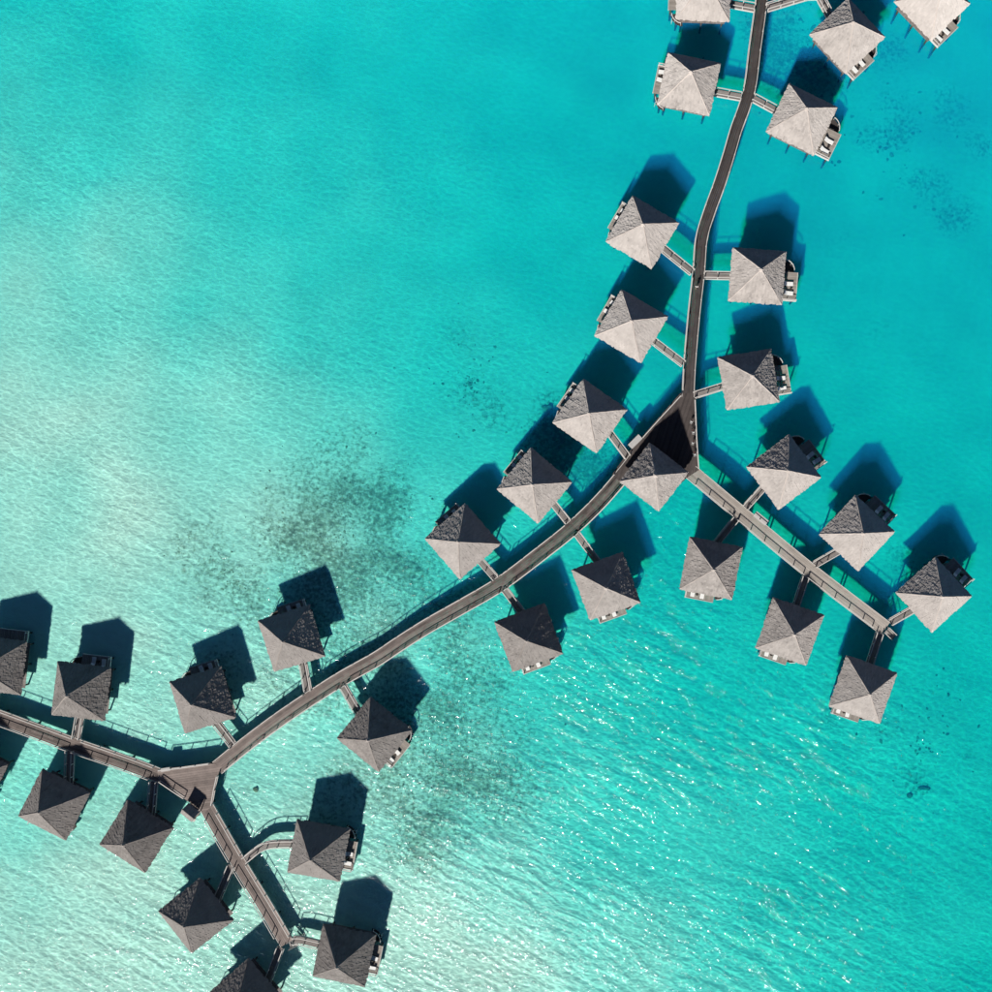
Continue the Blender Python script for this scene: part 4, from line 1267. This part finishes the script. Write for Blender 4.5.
def coral_patch(name, cx, cy, rpx, count, smin, smax, label):
    mb = MB(); p0 = P(cx, cy, -1); rm = rpx * 0.176
    for _ in range(count):
        a = rnd.uniform(0, 6.283); q = rm * 1.5 * abs(rnd.gauss(0, 0.5))
        x, y = p0.x + q * math.cos(a), p0.y + q * math.sin(a)
        if noise.noise(Vector((x * 0.3, y * 0.3, 2.0))) + rnd.uniform(-0.35, 0.35) < -0.05: continue
        s = smin * (smax / smin) ** rnd.random() ** 1.6
        vv, ff = rnd.choice(BLOBS)
        Rz = Matrix.Rotation(rnd.uniform(0, 6.28), 3, 'Z'); i = len(mb.v); z = bed_z(x, y); ht = rnd.uniform(0.12, 0.28)
        sx, sy = s * rnd.uniform(0.8, 1.5), s * rnd.uniform(0.6, 1.1)
        dz = -z
        for v in vv:
            w = Rz @ Vector((v.x * sx, v.y * sy, v.z * min(s * ht, dz * 0.5)))
            mb.v.append((x + w.x - p0.x, y + w.y - p0.y, z + w.z + 0.03))
        t = rnd.uniform(0, 0.6)
        for f in ff: mb.f.append(tuple(i + k for k in f)); mb.t.append(t)
    o = mb.build(name, cm); o.location = (p0.x, p0.y, 0)
    tag(o, label, 'coral', kind='stuff')


coral_patch('coral_rubble', 335, 525, 66, 420, 0.07, 0.22, 'dark scattered coral rubble on the pale shallows beside the long curved pier')
coral_patch('coral_rubble', 225, 575, 42, 90, 0.07, 0.18, 'faint scattered coral rubble on the palest sandbank')
coral_patch('coral_rubble', 440, 765, 80, 330, 0.07, 0.2, 'greenish coral rubble across the shallows on the sunny side of the long curved pier')
coral_patch('coral_rubble', 570, 445, 34, 160, 0.12, 0.5, 'dark coral rubble in the shadow behind the bungalows nearest the pavilion')
coral_patch('coral_rubble', 470, 385, 40, 110, 0.1, 0.32, 'thin coral rubble in open turquoise water beyond the long curved pier')
coral_patch('coral_rubble', 905, 135, 75, 150, 0.1, 0.34, 'scattered coral specks in the deep water off the narrow dark pier')
coral_patch('coral_rubble', 800, 50, 45, 150, 0.12, 0.5, 'coral rubble under the shadow beside the bent bridge of the narrow dark pier')
coral_patch('coral_rubble', 930, 750, 50, 70, 0.1, 0.34, 'sparse coral specks in open water beyond the straight pale pier')
coral_patch('coral_rubble', 838, 705, 16, 30, 0.15, 0.42, 'small coral clump beside the bungalow at the stair end')
for k, (px, py, s, lab) in enumerate([(911, 796, 0.55, 'round dark coral head alone in open turquoise water'), (925, 789, 0.6, 'long low coral head beside the round one in open water'), (258, 788, 0.5, 'small coral head on pale sand beside the forked deck'), (548, 408, 0.9, 'brown coral head off the bungalow nearest the pavilion')]):
    p = P(px, py, -1.5); vv, ff = BLOBS[k]; z = bed_z(p.x, p.y)
    mb = MB()
    for v in vv: mb.v.append((v.x * s * (1.9 if k == 1 else 1), v.y * s * (0.7 if k == 1 else 1), v.z * s * 0.3))
    for f in ff: mb.f.append(f); mb.t.append(0.1)
    o = mb.build('coral_head', cm, smooth=True); o.location = (p.x, p.y, z + 0.05)
    tag(o, lab, 'coral')
